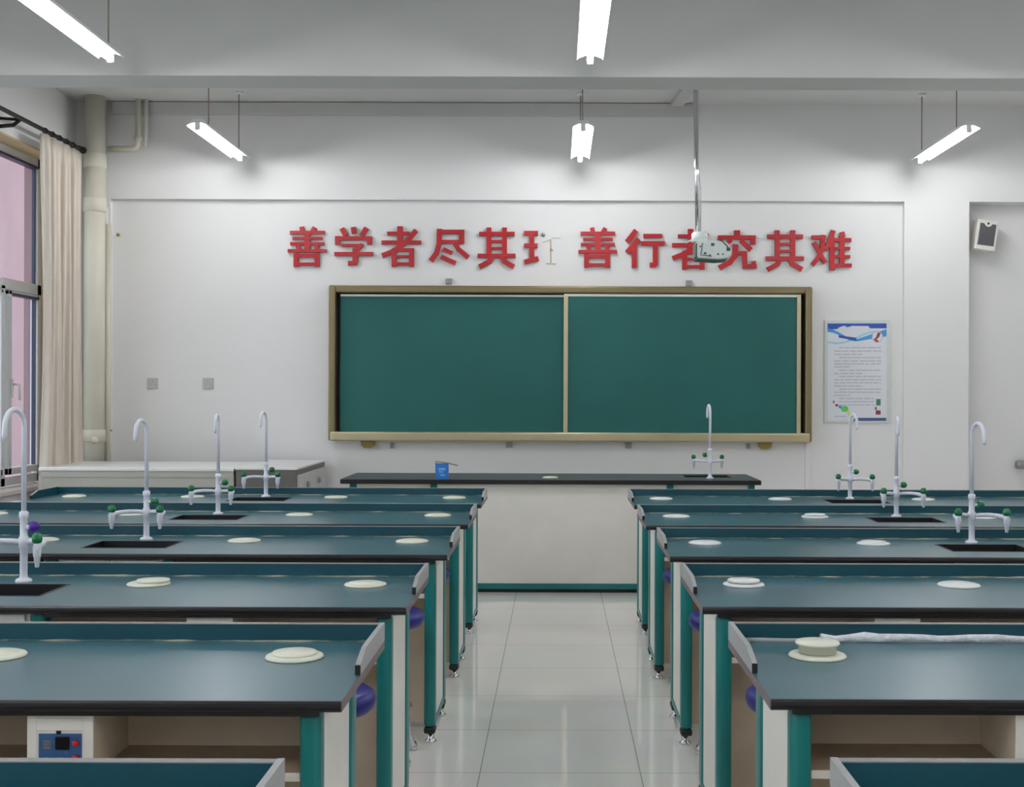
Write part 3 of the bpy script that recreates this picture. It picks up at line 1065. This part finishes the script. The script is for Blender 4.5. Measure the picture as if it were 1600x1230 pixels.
# ------------------------------------------------------------------ chalkboard
def chalkboard():
    D = 10.20
    x0, z1 = P(514, 446, D)
    x1, z0 = P(1268, 691, D)
    z1 = P(890, 447, D)[1]
    z0 = P(890, 690, D)[1]
    r = thing('chalkboard', 'wide green sliding chalkboard in a bronze frame on the back wall', 'chalkboard', ((x0 + x1) / 2, D, z0))
    W = (x1 - x0) / 2
    H = z1 - z0
    fr = 0.055
    dpt = YB - D
    bm = bmesh.new()
    bx(bm, -W, W, 0, dpt, H - 0.06, H, 0.012, 3)
    obj('top_frame', bm, M['brass'], r)
    bm = bmesh.new()
    bx(bm, -W + 0.02, W - 0.02, -0.045, dpt, 0.0, 0.075, 0.012, 3)
    obj('chalk_tray', bm, M['brass_light'], r)
    for s in (-1, 1):
        bm = bmesh.new()
        a, b = sorted((s * W, s * (W - fr)))
        bx(bm, a, b, -0.02, dpt, 0.0, H, 0.014, 3)
        obj('side_frame', bm, M['brass'], r)
    bm = bmesh.new()
    bx(bm, -W + fr, W - fr, dpt - 0.01, dpt - 0.002, 0.07, H - 0.05)
    obj('backing', bm, M['dark_gap'], r)
    xm = P(881, 560, D)[0] - (x0 + x1) / 2
    xr = P(1252, 560, D)[0] - (x0 + x1) / 2
    xl = P(530, 560, D)[0] - (x0 + x1) / 2
    # left, rear panel
    bm = bmesh.new()
    bx(bm, xl, xm + 0.03, 0.050, 0.066, 0.075, H - 0.085)
    p = obj('board_panel', bm, M['board'], r)
    bm = bmesh.new()
    bx(bm, xl, xm, 0.044, 0.068, H - 0.088, H - 0.070, 0.002)
    obj('panel_rail', bm, M['rail_white'], p)
    # right, front panel
    bm = bmesh.new()
    bx(bm, xm + 0.03, xr - 0.03, 0.018, 0.034, 0.075, H - 0.080)
    p = obj('board_panel', bm, M['board'], r)
    bm = bmesh.new()
    bx(bm, xm, xr, 0.012, 0.036, H - 0.085, H - 0.064, 0.002)
    obj('panel_rail', bm, M['rail_white'], p)
    for a, b in ((xm - 0.002, xm + 0.034), (xr - 0.034, xr)):
        bm = bmesh.new()
        bx(bm, a, b, 0.007, 0.038, 0.055, H - 0.070, 0.004)
        obj('panel_stile', bm, M['brass_light'], p)
    # fixing clips and end blocks
    for px, py in ((700, 438), (1078, 441), (610, 697), (795, 696), (983, 697), (1172, 698)):
        X, Z = P(px, py, D)
        w = 0.012 if px in (610, 1172) else 0.026
        hh = 0.022
        bm = bmesh.new()
        xx, zz = X - (x0 + x1) / 2, Z - z0
        bx(bm, xx - w, xx + w, dpt - 0.03, dpt, zz - hh, zz + hh, 0.003)
        lathe(bm, [(0.006, 0), (0.006, 0.003), (0, 0.004)], 10, (xx, dpt - 0.03, zz), mtx=Matrix.Rotation(PI / 2, 3, 'X'))
        obj('fixing_clip', bm, M['grey_metal'], r)
    for px in (573, 1197):
        X, Z = P(px, 695, D)
        xx, zz = X - (x0 + x1) / 2, Z - z0
        bm = bmesh.new()
        prism(bm, [(xx - 0.06, 0.01), (xx + 0.06, 0.01), (xx + 0.05, -0.045), (xx + 0.02, -0.062), (xx - 0.03, -0.06), (xx - 0.05, -0.04)], 'y', dpt - 0.06, dpt - 0.01)
        obj('tray_bracket', bm, M['ochre'], r)


chalkboard()

# ------------------------------------------------------------------ red wall characters
SHAN = [[(205, 95, 45), (215, 150)], [(345, 100, 45), (315, 150)], [(85, 155, 36), (445, 155)], [(112, 215, 28), (420, 215)], [(88, 270, 30), (442, 270)],
        [(265, 140, 58), (265, 350)], [(165, 285, 44), (180, 345)], [(370, 285, 44), (355, 345)], [(62, 345, 34), (465, 345)],
        [(125, 395, 40), (390, 395)], [(147, 370, 50), (147, 512)], [(367, 370, 50), (367, 512)], [(147, 484, 34), (367, 484)]]
XUE = [[(625, 112, 50), (668, 190)], [(745, 98, 50), (755, 166)], [(885, 105, 50), (828, 192)], [(582, 192, 52), (582, 282)], [(560, 215, 42), (938, 215)], [(914, 195, 52), (914, 282)],
       [(620, 288, 32), (850, 288)], [(838, 280, 44), (775, 340)], [(766, 320, 58), (766, 470)], [(785, 470, 46), (690, 475)], [(548, 378, 42), (950, 378)]]
ZHE = [[(1100, 165, 38), (1330, 165)], [(1232, 90, 56), (1232, 320)], [(1040, 258, 42), (1452, 258)], [(1395, 140, 50), (1300, 250), (1160, 350), (1055, 392)],
       [(1145, 336, 36), (1378, 336)], [(1169, 325, 50), (1169, 512)], [(1352, 325, 50), (1352, 512)], [(1169, 404, 28), (1352, 404)], [(1169, 482, 34), (1352, 482)]]
JIN = [[(150, 148, 46), (436, 148)], [(408, 130, 56), (408, 272)], [(172, 252, 40), (430, 252)], [(176, 128, 52), (172, 270), (145, 370), (92, 442)],
       [(330, 255, 50), (375, 330), (468, 408)], [(215, 328, 44), (308, 370)], [(192, 408, 48), (345, 475)]]
QI = [[(590, 170, 44), (960, 170)], [(692, 103, 50), (692, 400)], [(855, 103, 50), (855, 400)], [(692, 247, 30), (855, 247)], [(692, 320, 30), (855, 320)],
      [(575, 397, 44), (970, 397)], [(722, 405, 50), (700, 455), (600, 507)], [(828, 405, 50), (850, 455), (942, 507)]]
WANG = [[(1058, 160, 44), (1205, 160)], [(1140, 160, 52), (1140, 440)], [(1060, 290, 42), (1200, 290)], [(1062, 462, 48), (1208, 424)]]
XING = [[(695, 132, 54), (600, 252)], [(722, 222, 52), (600, 362)], [(674, 285, 52), (674, 522)], [(770, 190, 42), (965, 190)], [(745, 268, 46), (990, 268)],
        [(894, 268, 52), (894, 495)], [(905, 490, 48), (838, 492)]]
JIU = [[(345, 132, 62), (348, 200)], [(148, 205, 40), (540, 205)], [(172, 190, 48), (168, 238)], [(511, 190, 54), (511, 280)], [(285, 230, 44), (240, 272)], [(385, 235, 50), (492, 338)],
       [(330, 290, 58), (322, 400), (270, 465), (172, 517)], [(330, 368, 40), (445, 368)], [(424, 355, 52), (426, 490)], [(405, 508, 46), (552, 508)], [(530, 520, 44), (518, 452)]]
NAN = [[(1125, 205, 42), (1272, 205)], [(1245, 190, 46), (1232, 330), (1200, 405), (1138, 485)], [(1150, 262, 44), (1212, 375), (1262, 462)],
       [(1348, 142, 48), (1312, 255), (1272, 325)], [(1337, 200, 52), (1337, 548)], [(1440, 148, 46), (1452, 200)], [(1440, 190, 52), (1440, 490)],
       [(1340, 232, 40), (1537, 232)], [(1340, 320, 32), (1525, 320)], [(1340, 405, 32), (1525, 405)], [(1340, 497, 38), (1540, 497)]]


def bar_poly(a, b, w, ext=0.0):
    a, b = Vector(a), Vector(b)
    t = (b - a).normalized()
    n = Vector((-t.y, t.x)) * (w / 2)
    a = a - t * ext
    b = b + t * ext
    return [a + n, b + n, b - n, a - n]


def glyph(name, label, strokes, ox, dx=0, dy=0):
    D = YB - 0.028
    bm = bmesh.new()
    j = 0
    for st in strokes:
        w = st[0][2]
        pts = [(p[0], p[1]) for p in st]
        for q0, q1 in zip(pts, pts[1:]):
            poly = []
            for v in bar_poly(q0, q1, w, w * 0.22 if len(pts) > 2 else 0):
                px, py = ox + (v.x + dx) / 6.6667, 340 + (v.y + dy) / 6.6667
                poly.append(P(px, py, D))
            y0 = D + 0.0004 * (j % 7)
            j += 1
            fs = prism(bm, poly, 'y', y0, YB)
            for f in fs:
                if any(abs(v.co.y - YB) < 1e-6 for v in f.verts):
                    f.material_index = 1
    o = obj('wall_character', bm, [M['letter'], M['letter_side']])
    tag(o, label, 'lettering', 'red slogan characters')
    return o


glyph('a', 'red raised character \u5584 at the window end of the wall slogan', SHAN, 440)
glyph('a', 'red raised character \u5b66 in the wall slogan', XUE, 440)
glyph('a', 'red raised character \u8005, whole and uncovered, in the wall slogan', ZHE, 440)
glyph('a', 'red raised character \u5c3d in the wall slogan', JIN, 660)
glyph('a', 'red raised character \u5176 beside the broken one in the wall slogan', QI, 660)
glyph('a', 'narrow remaining half of the broken red character \u7406 in the wall slogan', WANG, 660)
glyph('a', 'red raised character \u5584 just after the gap in the wall slogan', SHAN, 890, 29, 8)
glyph('a', 'red raised character \u884c in the wall slogan', XING, 890)
glyph('a', 'red raised character \u8005 partly hidden behind the projector', ZHE, 890, 30, 28)
glyph('a', 'red raised character \u7a76 beside the projector in the wall slogan', JIU, 1100)
glyph('a', 'red raised character \u5176 between two others near the slogan end', QI, 1100, 72, 28)
glyph('a', 'red raised character \u96be, last of the wall slogan above the poster', NAN, 1100)
# glue marks and a peg where half a character fell off
bm = bmesh.new()
D = YB - 0.002
for (a, b, w) in (((1335, 225), (1338, 470), 16), ((1290, 480), (1390, 484), 14), ((1250, 260), (1330, 235), 9), ((1345, 215), (1440, 212), 8), ((1335, 330), (1360, 345), 18)):
    poly = [P(660 + v.x / 6.6667, 340 + v.y / 6.6667, D) for v in bar_poly(a, b, w)]
    prism(bm, poly, 'y', D, YB)
o = obj('glue_mark', bm, M['stain'])
tag(o, 'faint yellow glue marks on the wall where half a character is missing', 'stain')
X, Z = P(660 + 1258 / 6.6667, 340 + 180 / 6.6667, YB)
bm = bmesh.new()
lathe(bm, [(0.016, 0), (0.016, 0.01), (0.01, 0.014), (0, 0.014)], 12, (X, YB, Z), mtx=Matrix.Rotation(PI / 2, 3, 'X'))
o = obj('wall_plug', bm, M['grey_metal'])
tag(o, 'small grey fixing plug on the wall beside the broken character', 'plug')


# ------------------------------------------------------------------ poster
def poster():
    D = YB - 0.012
    SC = 6.4737

    def Q(x, y, d=D):
        return P(1270 + x / SC, 480 + y / SC, d)
    cxx, czz = Q(446, 660)
    r = thing('notice_poster', 'white notice with a blue wavy heading beside the chalkboard', 'poster', (cxx, D, czz))

    def shape(name, polys, m, lift, th=0.0008, label=None):
        bm = bmesh.new()
        for poly in polys:
            pts = [(a - cxx, b - czz) for a, b in (Q(*p) for p in poly)]
            prism(bm, pts, 'y', -lift - th, -lift)
        o = obj(name, bm, m, r)
        return o
    bm = bmesh.new()
    a = Q(120, 130)
    b = Q(778, 1172)
    bx(bm, a[0] - cxx, b[0] - cxx, -0.002, YB - D, b[1] - czz, a[1] - czz, 0.001)
    obj('acrylic_plate', bm, M['acrylic'], r)
    shape('paper', [[(148, 165), (745, 165), (745, 1150), (148, 1150)]], M['paper'], 0.002)
    shape('heading_band', [[(148, 165), (745, 165), (745, 215), (590, 215), (540, 205), (420, 195), (300, 205), (240, 222), (148, 228)]], M['p_blue'], 0.0028)
    shape('heading_text', [[(250, 212), (300, 192), (330, 190), (335, 212), (300, 220)], [(385, 190), (560, 192), (575, 206), (480, 220), (385, 218)]], M['paper'], 0.0036)

    def wave(top, bot, n=22, x0=148, x1=745):
        t = [(x0 + (x1 - x0) * k / n, top((x0 + (x1 - x0) * k / n))) for k in range(n + 1)]
        bb = [(x0 + (x1 - x0) * k / n, bot((x0 + (x1 - x0) * k / n))) for k in range(n, -1, -1)]
        return t + bb
    import math as m_
    shape('wave_stripe', [wave(lambda x: 345 - 0.16 * (x - 148) + 30 * m_.sin((x - 148) / 95), lambda x: 352 - 0.16 * (x - 148) + 30 * m_.sin((x - 148) / 95) + 12)], M['p_pale'], 0.0028)
    shape('wave_stripe', [wave(lambda x: 218 + 108 * m_.sin((x - 148) / 185) ** 2 if x < 440 else 218 + 108 - 0.34 * (x - 440), lambda x: 252 + 96 * m_.sin((x - 148) / 185) ** 2 if x < 440 else 348 - 0.17 * (x - 440))], M['p_mid'], 0.0032)
    shape('wave_stripe', [wave(lambda x: 285 + 0.14 * (x - 260), lambda x: 308 + 0.17 * (x - 260), 12, 260, 440)], M['p_blue'], 0.0038)
    circ = [(652 + 55 * m_.cos(2 * PI * k / 28), 303 + 58 * m_.sin(2 * PI * k / 28)) for k in range(28)]
    shape('round_picture', [circ], M['outlet'], 0.004)
    shape('round_picture', [[(652 + 49 * m_.cos(2 * PI * k / 28), 303 + 52 * m_.sin(2 * PI * k / 28)) for k in range(28)]], M['paper'], 0.0044)
    shape('round_picture', [[(655, 255), (685, 262), (672, 300), (640, 330), (668, 340), (650, 358), (612, 332), (640, 300)]], M['p_red'], 0.0048)
    lines = []
    rnd = random.Random(3)
    ys = [410, 445, 478, 512, 545, 575, 605, 640, 672, 702, 735, 765, 798, 830, 862, 893, 925, 957, 990]
    for k, y in enumerate(ys):
        x = 265 if k in (0, 3, 7, 9, 13, 16, 17, 18) else 215
        end = 690 if k not in (2, 6, 8, 12, 15) else 500 - 120 * (k in (6, 15))
        if k in (16, 17, 18):
            end = 615
        while x < end:
            w = rnd.uniform(30, 90)
            e = min(end, x + w)
            lines.append([(x, y - 7), (e, y - 7), (e, y + 7), (x, y + 7)])
            x += w + rnd.uniform(5, 14)
    shape('text_lines', lines, M['p_text'], 0.0028)
    shape('footer_text', [[(215, 1100), (340, 1100), (340, 1112), (215, 1112)]], M['p_text'], 0.0028)
    shape('footer_bar', [[(425, 1120), (742, 1120), (742, 1150), (405, 1150)]], M['p_navy'], 0.0028)
    blob = [(322 + 38 * m_.cos(2 * PI * k / 16), 1030 + 30 * m_.sin(2 * PI * k / 16)) for k in range(16)]
    shape('flask_picture', [blob], M['p_green'], 0.0034)
    shape('flask_picture', [[(338, 1050), (362, 1040), (385, 1100), (362, 1105)]], M['p_lime'], 0.0028)
    shape('flask_picture', [[(255, 1000), (280, 990), (300, 1015), (285, 1030), (262, 1020)]], M['p_mid'], 0.0028)
    shape('flask_picture', [[(222, 985), (250, 978), (258, 1000), (232, 1008)], [(205, 945), (220, 950), (216, 975), (200, 968)]], M['p_red'], 0.0030)
    shape('small_picture', [[(640, 930), (685, 930), (685, 995), (640, 995)]], M['p_dkgreen'], 0.0028)
    shape('small_picture', [[(628, 1010), (645, 1010), (645, 1040), (628, 1040)], [(635, 1045), (685, 1045), (685, 1088), (635, 1088)]], M['p_red'], 0.0028)


poster()


# ------------------------------------------------------------------ projector
def projector():
    D = 9.2
    xc, zc = P(1113, 392, D)
    xp, zp = P(1091, 372, D)
    r = thing('projector', 'white ceiling projector on a thin pole before the slogan', 'projector', (xc, D, zc))
    bm = bmesh.new()
    prof = [(-0.132, 0.055), (-0.128, -0.060), (-0.06, -0.066), (0.03, -0.072), (0.09, -0.066), (0.128, -0.046), (0.132, 0.0), (0.105, 0.046), (0.07, 0.064), (-0.10, 0.064)]
    fs = prism(bm, prof, 'y', -0.10, 0.12)
    bmesh.ops.bevel(bm, geom=list(bm.edges), offset=0.008, segments=2, affect='EDGES')
    obj('case', bm, M['projector'], r)
    bm = bmesh.new()
    prism(bm, [(-0.132, 0.045), (-0.134, -0.055), (-0.124, -0.058), (-0.122, 0.045)], 'y', -0.095, 0.11)
    prism(bm, [(-0.125, -0.062), (-0.06, -0.066), (0.03, -0.072), (0.10, -0.066), (0.10, -0.074), (0.03, -0.081), (-0.06, -0.074), (-0.125, -0.070)], 'y', -0.098, 0.11)
    obj('case_base', bm, M['proj_dark'], r)
    bm = bmesh.new()
    tube(bm, [(-0.085, -0.104, 0.045), (-0.092, -0.106, -0.005), (-0.098, -0.106, -0.042), (-0.05, -0.106, -0.048), (-0.02, -0.106, -0.052)], 0.0035, 6)
    tube(bm, [(0.02, -0.102, 0.072), (0.06, -0.104, 0.060), (0.09, -0.104, 0.03), (0.105, -0.104, 0.008)], 0.005, 6)
    obj('cable', bm, M['proj_dark'], r)
    bm = bmesh.new()
    for x, z, s in ((0.105, 0.0, 0.014), (-0.065, -0.03, 0.009), (0.03, -0.036, 0.007), (0.065, -0.036, 0.006), (-0.01, 0.035, 0.012), (-0.10, 0.02, 0.006), (-0.03, -0.046, 0.008)):
        bx(bm, x - s, x + s, -0.1035, -0.099, z - s * 0.9, z + s * 0.9, 0.001)
    obj('socket', bm, M['proj_dark'], r)
    dx = xp - xc
    bm = bmesh.new()
    bx(bm, dx - 0.045, dx + 0.060, -0.05, 0.06, 0.064, 0.085, 0.004)
    lathe(bm, [(0.055, 0.080), (0.06, 0.09), (0.06, 0.125), (0.048, 0.137), (0.02, 0.14)], 20, (dx + 0.01, 0, 0))
    prism(bm, [(dx - 0.09, 0.055), (dx - 0.04, 0.075), (dx - 0.04, 0.088), (dx - 0.10, 0.065)], 'y', -0.02, 0.02)
    obj('mount', bm, M['projector'], r)
    bm = bmesh.new()
    zt = ZC - zc
    xt = P(1087, 140, D)[0] - xc
    tube(bm, [(dx - 0.005, 0, 0.13), ((dx + xt) / 2 - 0.004, 0, 0.62), (xt, 0, zt - 0.002)], [0.016, 0.017, 0.021], 14)
    obj('pole', bm, M['chrome'], r)
    bm = bmesh.new()
    tube(bm, [(dx + 0.02, 0.012, 0.13), (dx + 0.018, 0.014, 0.45), (xt + 0.015, 0.018, 0.70)], 0.006, 8)
    obj('pole_cable', bm, M['cover_white'], r)
    bm = bmesh.new()
    lathe(bm, [(0.06, zt - 0.012), (0.06, zt - 0.001)], 18, (xt, 0, 0))
    obj('ceiling_plate', bm, M['grey_metal'], r)


projector()


# ------------------------------------------------------------------ wall things
def speaker():
    D = 10.30
    xc, zc = P(1540.5, 368, D)
    r = thing('wall_speaker', 'tilted white wall speaker with dark grille beside the pier', 'speaker', (xc, D, zc))
    r.rotation_euler = (0.0, math.radians(8), 0)
    bm = bmesh.new()
    bx(bm, -0.088, 0.088, -0.02, 0.10, -0.125, 0.125, 0.008, 2)
    obj('speaker_case', bm, M['speaker'], r)
    bm = bmesh.new()
    prism(bm, [(-0.066, -0.085), (0.066, -0.085), (0.066, 0.095), (0.035, 0.095), (0.02, 0.075), (0.0, 0.068), (-0.02, 0.075), (-0.035, 0.095), (-0.066, 0.095)], 'y', -0.024, -0.018)
    obj('grille', bm, M['cloth'], r)
    bm = bmesh.new()
    lathe(bm, [(0.010, 0), (0.010, 0.004), (0, 0.005)], 14, (0, -0.02, 0.098), mtx=Matrix.Rotation(PI / 2, 3, 'X'))
    obj('badge', bm, M['cloth'], r)
    bm = bmesh.new()
    bx(bm, -0.03, 0.03, 0.10, 0.165, -0.05, 0.05, 0.004)
    obj('bracket', bm, M['speaker'], r)


speaker()

for k, (px, lab) in enumerate(((239, 'grey wall outlet plate nearer the pipes in the window corner'), (325.5, 'grey wall outlet plate nearer the chalkboard'))):
    X, Z = P(px, 599, YB)
    r = thing('outlet_plate', lab, 'outlet', (X, YB, Z), 0, 'outlet plates on the back wall')
    bm = bmesh.new()
    bx(bm, -0.045, 0.045, -0.010, 0, -0.045, 0.045, 0.004)
    obj('plate', bm, M['outlet'], r)
    bm = bmesh.new()
    bx(bm, -0.022, -0.016, -0.0112, -0.0095, -0.016, 0.002)
    bx(bm, 0.016, 0.022, -0.0112, -0.0095, -0.016, 0.002)
    bx(bm, -0.004, 0.004, -0.0112, -0.0095, 0.008, 0.022)
    obj('socket_slots', bm, M['grey_metal'], r)

# cable duct below the chalkboard
X0, Za = P(1262, 692, YB)
bm = bmesh.new()
bx(bm, X0 - 0.02, X0 + 0.02, YB - 0.012, YB, 0.0, Za, 0.002)
o = obj('wire_duct', bm, M['wall'])
tag(o, 'thin white wire duct running down the wall below the chalkboard end', 'duct')

# grey fitting at the picture's right edge
X, Z = P(1592, 726, 10.42)
r = thing('handrail_end', 'grey metal rail end on the niche wall at the right edge', 'rail', (X, 10.47, Z))
bm = bmesh.new()
tube(bm, [(-0.03, -0.07, 0.0), (0.0, -0.07, 0.0), (0.10, -0.07, 0.0), (0.42, -0.07, 0.0)], [0.032, 0.038, 0.038, 0.038], 16)
obj('rail', bm, M['grey_metal'], r)
bm = bmesh.new()
tube(bm, [(0.05, -0.05, 0.0), (0.05, 0.0, 0.0)], 0.014, 10)
tube(bm, [(0.38, -0.05, 0.0), (0.38, 0.0, 0.0)], 0.014, 10)
obj('rail_bracket', bm, M['grey_metal'], r)


# ------------------------------------------------------------------ pipes in the window corner
DP = 10.07
xa, _ = P(147.5, 500, DP)
r = thing('drain_pipe', 'thick cream drain pipe standing in the window corner', 'pipe', (xa, DP, 0))
bm = bmesh.new()
tube(bm, [(0, 0, 0.0), (0, 0, ZC)], 0.082, 24)
obj('pipe', bm, M['pvc'], r)
for z0, z1 in ((2.86, 2.98), (3.22, 3.34), (1.0, 1.1)):
    bm = bmesh.new()
    lathe(bm, [(0.083, z0), (0.090, z0 + 0.006), (0.090, z1 - 0.006), (0.083, z1)], 24)
    obj('pipe_collar', bm, M['pvc'], r)
xk, zk = P(148, 688, DP - 0.08)
bm = bmesh.new()
lathe(bm, [(0.028, 0), (0.030, 0.015), (0.022, 0.03), (0, 0.032)], 16, (xk - xa + 0.005, -0.075, zk), mtx=Matrix.Rotation(PI / 2, 3, 'X'))
obj('access_cap', bm, M['pvc'], r)

DW = 10.215
xw, _ = P(163.5, 260, DW)
zf = P(163, 335, DW)[1]
r = thing('water_pipe', 'thin white riser pipe between the thick drain pipe and the wall', 'pipe', (xw, DW, 0))
bm = bmesh.new()
tube(bm, [(0, 0, 0), (0, 0, ZC)], 0.018, 14)
obj('pipe', bm, M['pvc_white'], r)
bm = bmesh.new()
lathe(bm, [(0.02, zf - 0.09), (0.034, zf - 0.08), (0.034, zf + 0.05), (0.02, zf + 0.06)], 16)
obj('coupling', bm, M['pvc_white'], r)
bm = bmesh.new()
zc_ = P(178, 673, DW)[1]
bx(bm, -0.03, 0.07, -0.012, 0.01, zc_ - 0.006, zc_ + 0.006, 0.002)
obj('pipe_clip', bm, M['grey_metal'], r)
xh, _ = P(172, 500, 10.2)
bm = bmesh.new()
tube(bm, [(0, 0, 0.0), (0, 0, zf - 0.085)], 0.03, 14)
o = obj('sleeve', bm, M['pvc'], r, (0.028, 0.002, 0))

DH = 10.15
za = P(155, 232.5, DH)[1]
pa = xa + 0.084
pb, zb_ = P(216, 232, DH)
r = thing('branch_pipe', 'cream elbow pipe running from the drain pipe up to the ceiling', 'pipe', (pa, DH, za))
bm = bmesh.new()
R = 0.023
L = pb - pa
pts = [(0.0, 0, 0), (L - 0.05, 0, 0)]
for k in range(1, 7):
    a = PI / 2 * k / 6
    pts.append((L - 0.05 + 0.05 * math.sin(a), 0, 0.05 - 0.05 * math.cos(a)))
pts.append((L, 0, ZC - za))
tube(bm, pts, R, 14)
obj('pipe', bm, M['pvc'], r)
bm = bmesh.new()
lathe(bm, [(0.028, -0.02), (0.033, -0.018), (0.033, 0.02), (0.028, 0.022)], 14, (L, 0, 0.08))
obj('pipe_collar', bm, M['pvc'], r)
xv, _ = P(227, 200, DH)
bm = bmesh.new()
tube(bm, [(xv, DH + 0.02, za + 0.02), (xv, DH + 0.02, ZC)], 0.016, 12)
o = obj('conduit', bm, M['pvc_white'])
tag(o, 'slim white conduit beside the upright of the elbow pipe', 'conduit')

X, Z = P(185, 367, YU)
bm = bmesh.new()
bx(bm, X - 0.012, X + 0.014, YU - 0.02, YU, Z - 0.014, Z + 0.012, 0.003)
tube(bm, [(X, YU - 0.015, Z), (X + 0.02, YU - 0.025, Z - 0.005)], 0.005, 8)
o = obj('wall_hook', bm, M['ochre'])
tag(o, 'tiny brownish wall hook beside the pipes', 'hook')


# ------------------------------------------------------------------ curtain and rod
ROD_X, ROD_Z = -3.80, 3.34
r = thing('curtain_rod', 'dark iron curtain rod above the window', 'curtain rod', (ROD_X, 0, ROD_Z))
bm = bmesh.new()
tube(bm, [(0, 5.6, 0), (0, 9.93, 0)], 0.016, 12)
obj('rod', bm, M['rod'], r)
bm = bmesh.new()
lathe(bm, [(0.016, -0.01), (0.026, 0.0), (0.028, 0.02), (0.02, 0.035), (0, 0.04)], 16, (0, 9.93, 0), mtx=Matrix.Rotation(-PI / 2, 3, 'X'))
obj('finial', bm, M['rod'], r)
for yb in (8.78, 6.4):
    bm = bmesh.new()
    bx(bm, XL - ROD_X, XL - ROD_X + 0.012, yb - 0.025, yb + 0.025, -0.10, 0.03, 0.003)
    tube(bm, [(XL - ROD_X + 0.01, yb, -0.06), (-0.05, yb, -0.05), (0, yb, -0.012)], [0.014, 0.014, 0.012], 10)
    tube(bm, [(XL - ROD_X + 0.01, yb, 0.0), (0, yb, -0.012)], 0.011, 10)
    obj('rod_bracket', bm, M['rod'], r)

r = thing('curtain', 'beige pleated curtain drawn back beside the window', 'curtain', (ROD_X, 9.53, 0.0))
bm = bmesh.new()
nu, nv = 170, 36
ztop, zbot = ROD_Z - 0.03, 0.30
grid = []
for j in range(nv + 1):
    t = j / nv
    z = ztop + (zbot - ztop) * t
    row = []
    for i in range(nu + 1):
        u = i / nu
        half = 0.385 - 0.03 * math.sin(PI * min(1, t * 1.15)) + 0.01 * t
        y = (u - 0.5) * 2 * half
        ph = 4.3 * u + 0.12 * math.sin(5 * u + 3 * t)
        lobe = abs(math.sin(PI * ph)) ** 0.55
        amp = (0.075 + 0.045 * min(1, t * 3)) * (0.8 + 0.3 * math.sin(2 * PI * 1.7 * u + 1))
        f_ = (lobe - 0.6) * amp + 0.010 * math.sin(2 * PI * 11.6 * u + 1.3 + 2.1 * t)
        if t < 0.04:
            f_ *= 0.6
        fold = 0.85 * f_
        y = y - 0.55 * f_
        row.append(bm.verts.new((fold, y, z)))
    grid.append(row)
for j in range(nv):
    for i in range(nu):
        f = bm.faces.new((grid[j][i], grid[j][i + 1], grid[j + 1][i + 1], grid[j + 1][i]))
        f.smooth = True
cl = obj('cloth', bm, M['curtain'], r)
sm = cl.modifiers.new('thickness', 'SOLIDIFY')
sm.thickness = 0.004
bm = bmesh.new()
for k in range(6):
    y = -0.33 + 0.132 * k
    pts = [(0.020 * math.cos(2 * PI * q / 14), y, ROD_Z + 0.020 * math.sin(2 * PI * q / 14)) for q in range(15)]
    tube(bm, pts, 0.003, 6, caps=False)
obj('curtain_rings', bm, M['rod'], r)

# radiator under the window
r = thing('radiator', 'low white radiator under the window sill', 'radiator', (-3.83, 7.9, 0))
for k in range(18):
    y = -1.0 + 0.115 * k
    bm = bmesh.new()
    bx(bm, -0.07, 0.07, y - 0.05, y + 0.05, 0.08, 0.625, 0.02, 3)
    obj('radiator_section', bm, M['pvc_white'], r)
bm = bmesh.new()
tube(bm, [(0, -1.05, 0.58), (0, 1.0, 0.58)], 0.02, 10)
tube(bm, [(0, -1.05, 0.13), (0, 1.0, 0.13)], 0.02, 10)
bx(bm, -0.02, 0.02, -0.7, -0.66, 0, 0.1)
bx(bm, -0.02, 0.02, 0.6, 0.64, 0, 0.1)
obj('radiator_pipe', bm, M['pvc_white'], r)


# ------------------------------------------------------------------ counter and steel cabinet along the back wall
x0, zc_ = P(61, 733, 9.1)
r = thing('wall_counter', 'low pale grey counter with a white top in the window corner', 'counter', (0, 9.1, 0))
bm = bmesh.new()
bx(bm, -3.80, -2.365, 0.0, 0.85, 0.825, 0.85, 0.006)
obj('counter_top', bm, M['counter_top'], r)
bm = bmesh.new()
bx(bm, -3.785, -2.37, 0.02, 0.84, 0.0, 0.78)
bx(bm, -3.785, -2.37, 0.012, 0.84, 0.78, 0.825)
obj('counter_body', bm, M['counter'], r)

r = thing('steel_cabinet', 'grey steel cabinet with drawers beside the teacher bench', 'cabinet', (0, 9.1, 0))
bm = bmesh.new()
bx(bm, -2.35, -1.905, 0.0, 1.10, 0.05, 0.838, 0.003)
bx(bm, -2.33, -1.93, 0.03, 1.07, 0.0, 0.05)
obj('cabinet_body', bm, M['cab_front'], r)
bm = bmesh.new()
bx(bm, -2.355, -1.90, -0.004, 1.105, 0.838, 0.852, 0.002)
obj('cabinet_top', bm, M['counter_top'], r)
for k, (za_, zb2) in enumerate(((0.62, 0.80), (0.40, 0.61), (0.10, 0.39))):
    bm = bmesh.new()
    bx(bm, -1.905, -1.893, 0.015, 1.085, za_, zb2, 0.003)
    d_ = obj('drawer', bm, M['cab_side'], r)
    for yk in (0.33, 0.78):
        bm = bmesh.new()
        lathe(bm, [(0.022, 0), (0.024, 0.008), (0.016, 0.02), (0, 0.022)], 14, (-1.893, yk, (za_ + zb2) / 2), mtx=Matrix.Rotation(PI / 2, 3, 'Y'))
        obj('drawer_knob', bm, M['grey_metal'], d_)
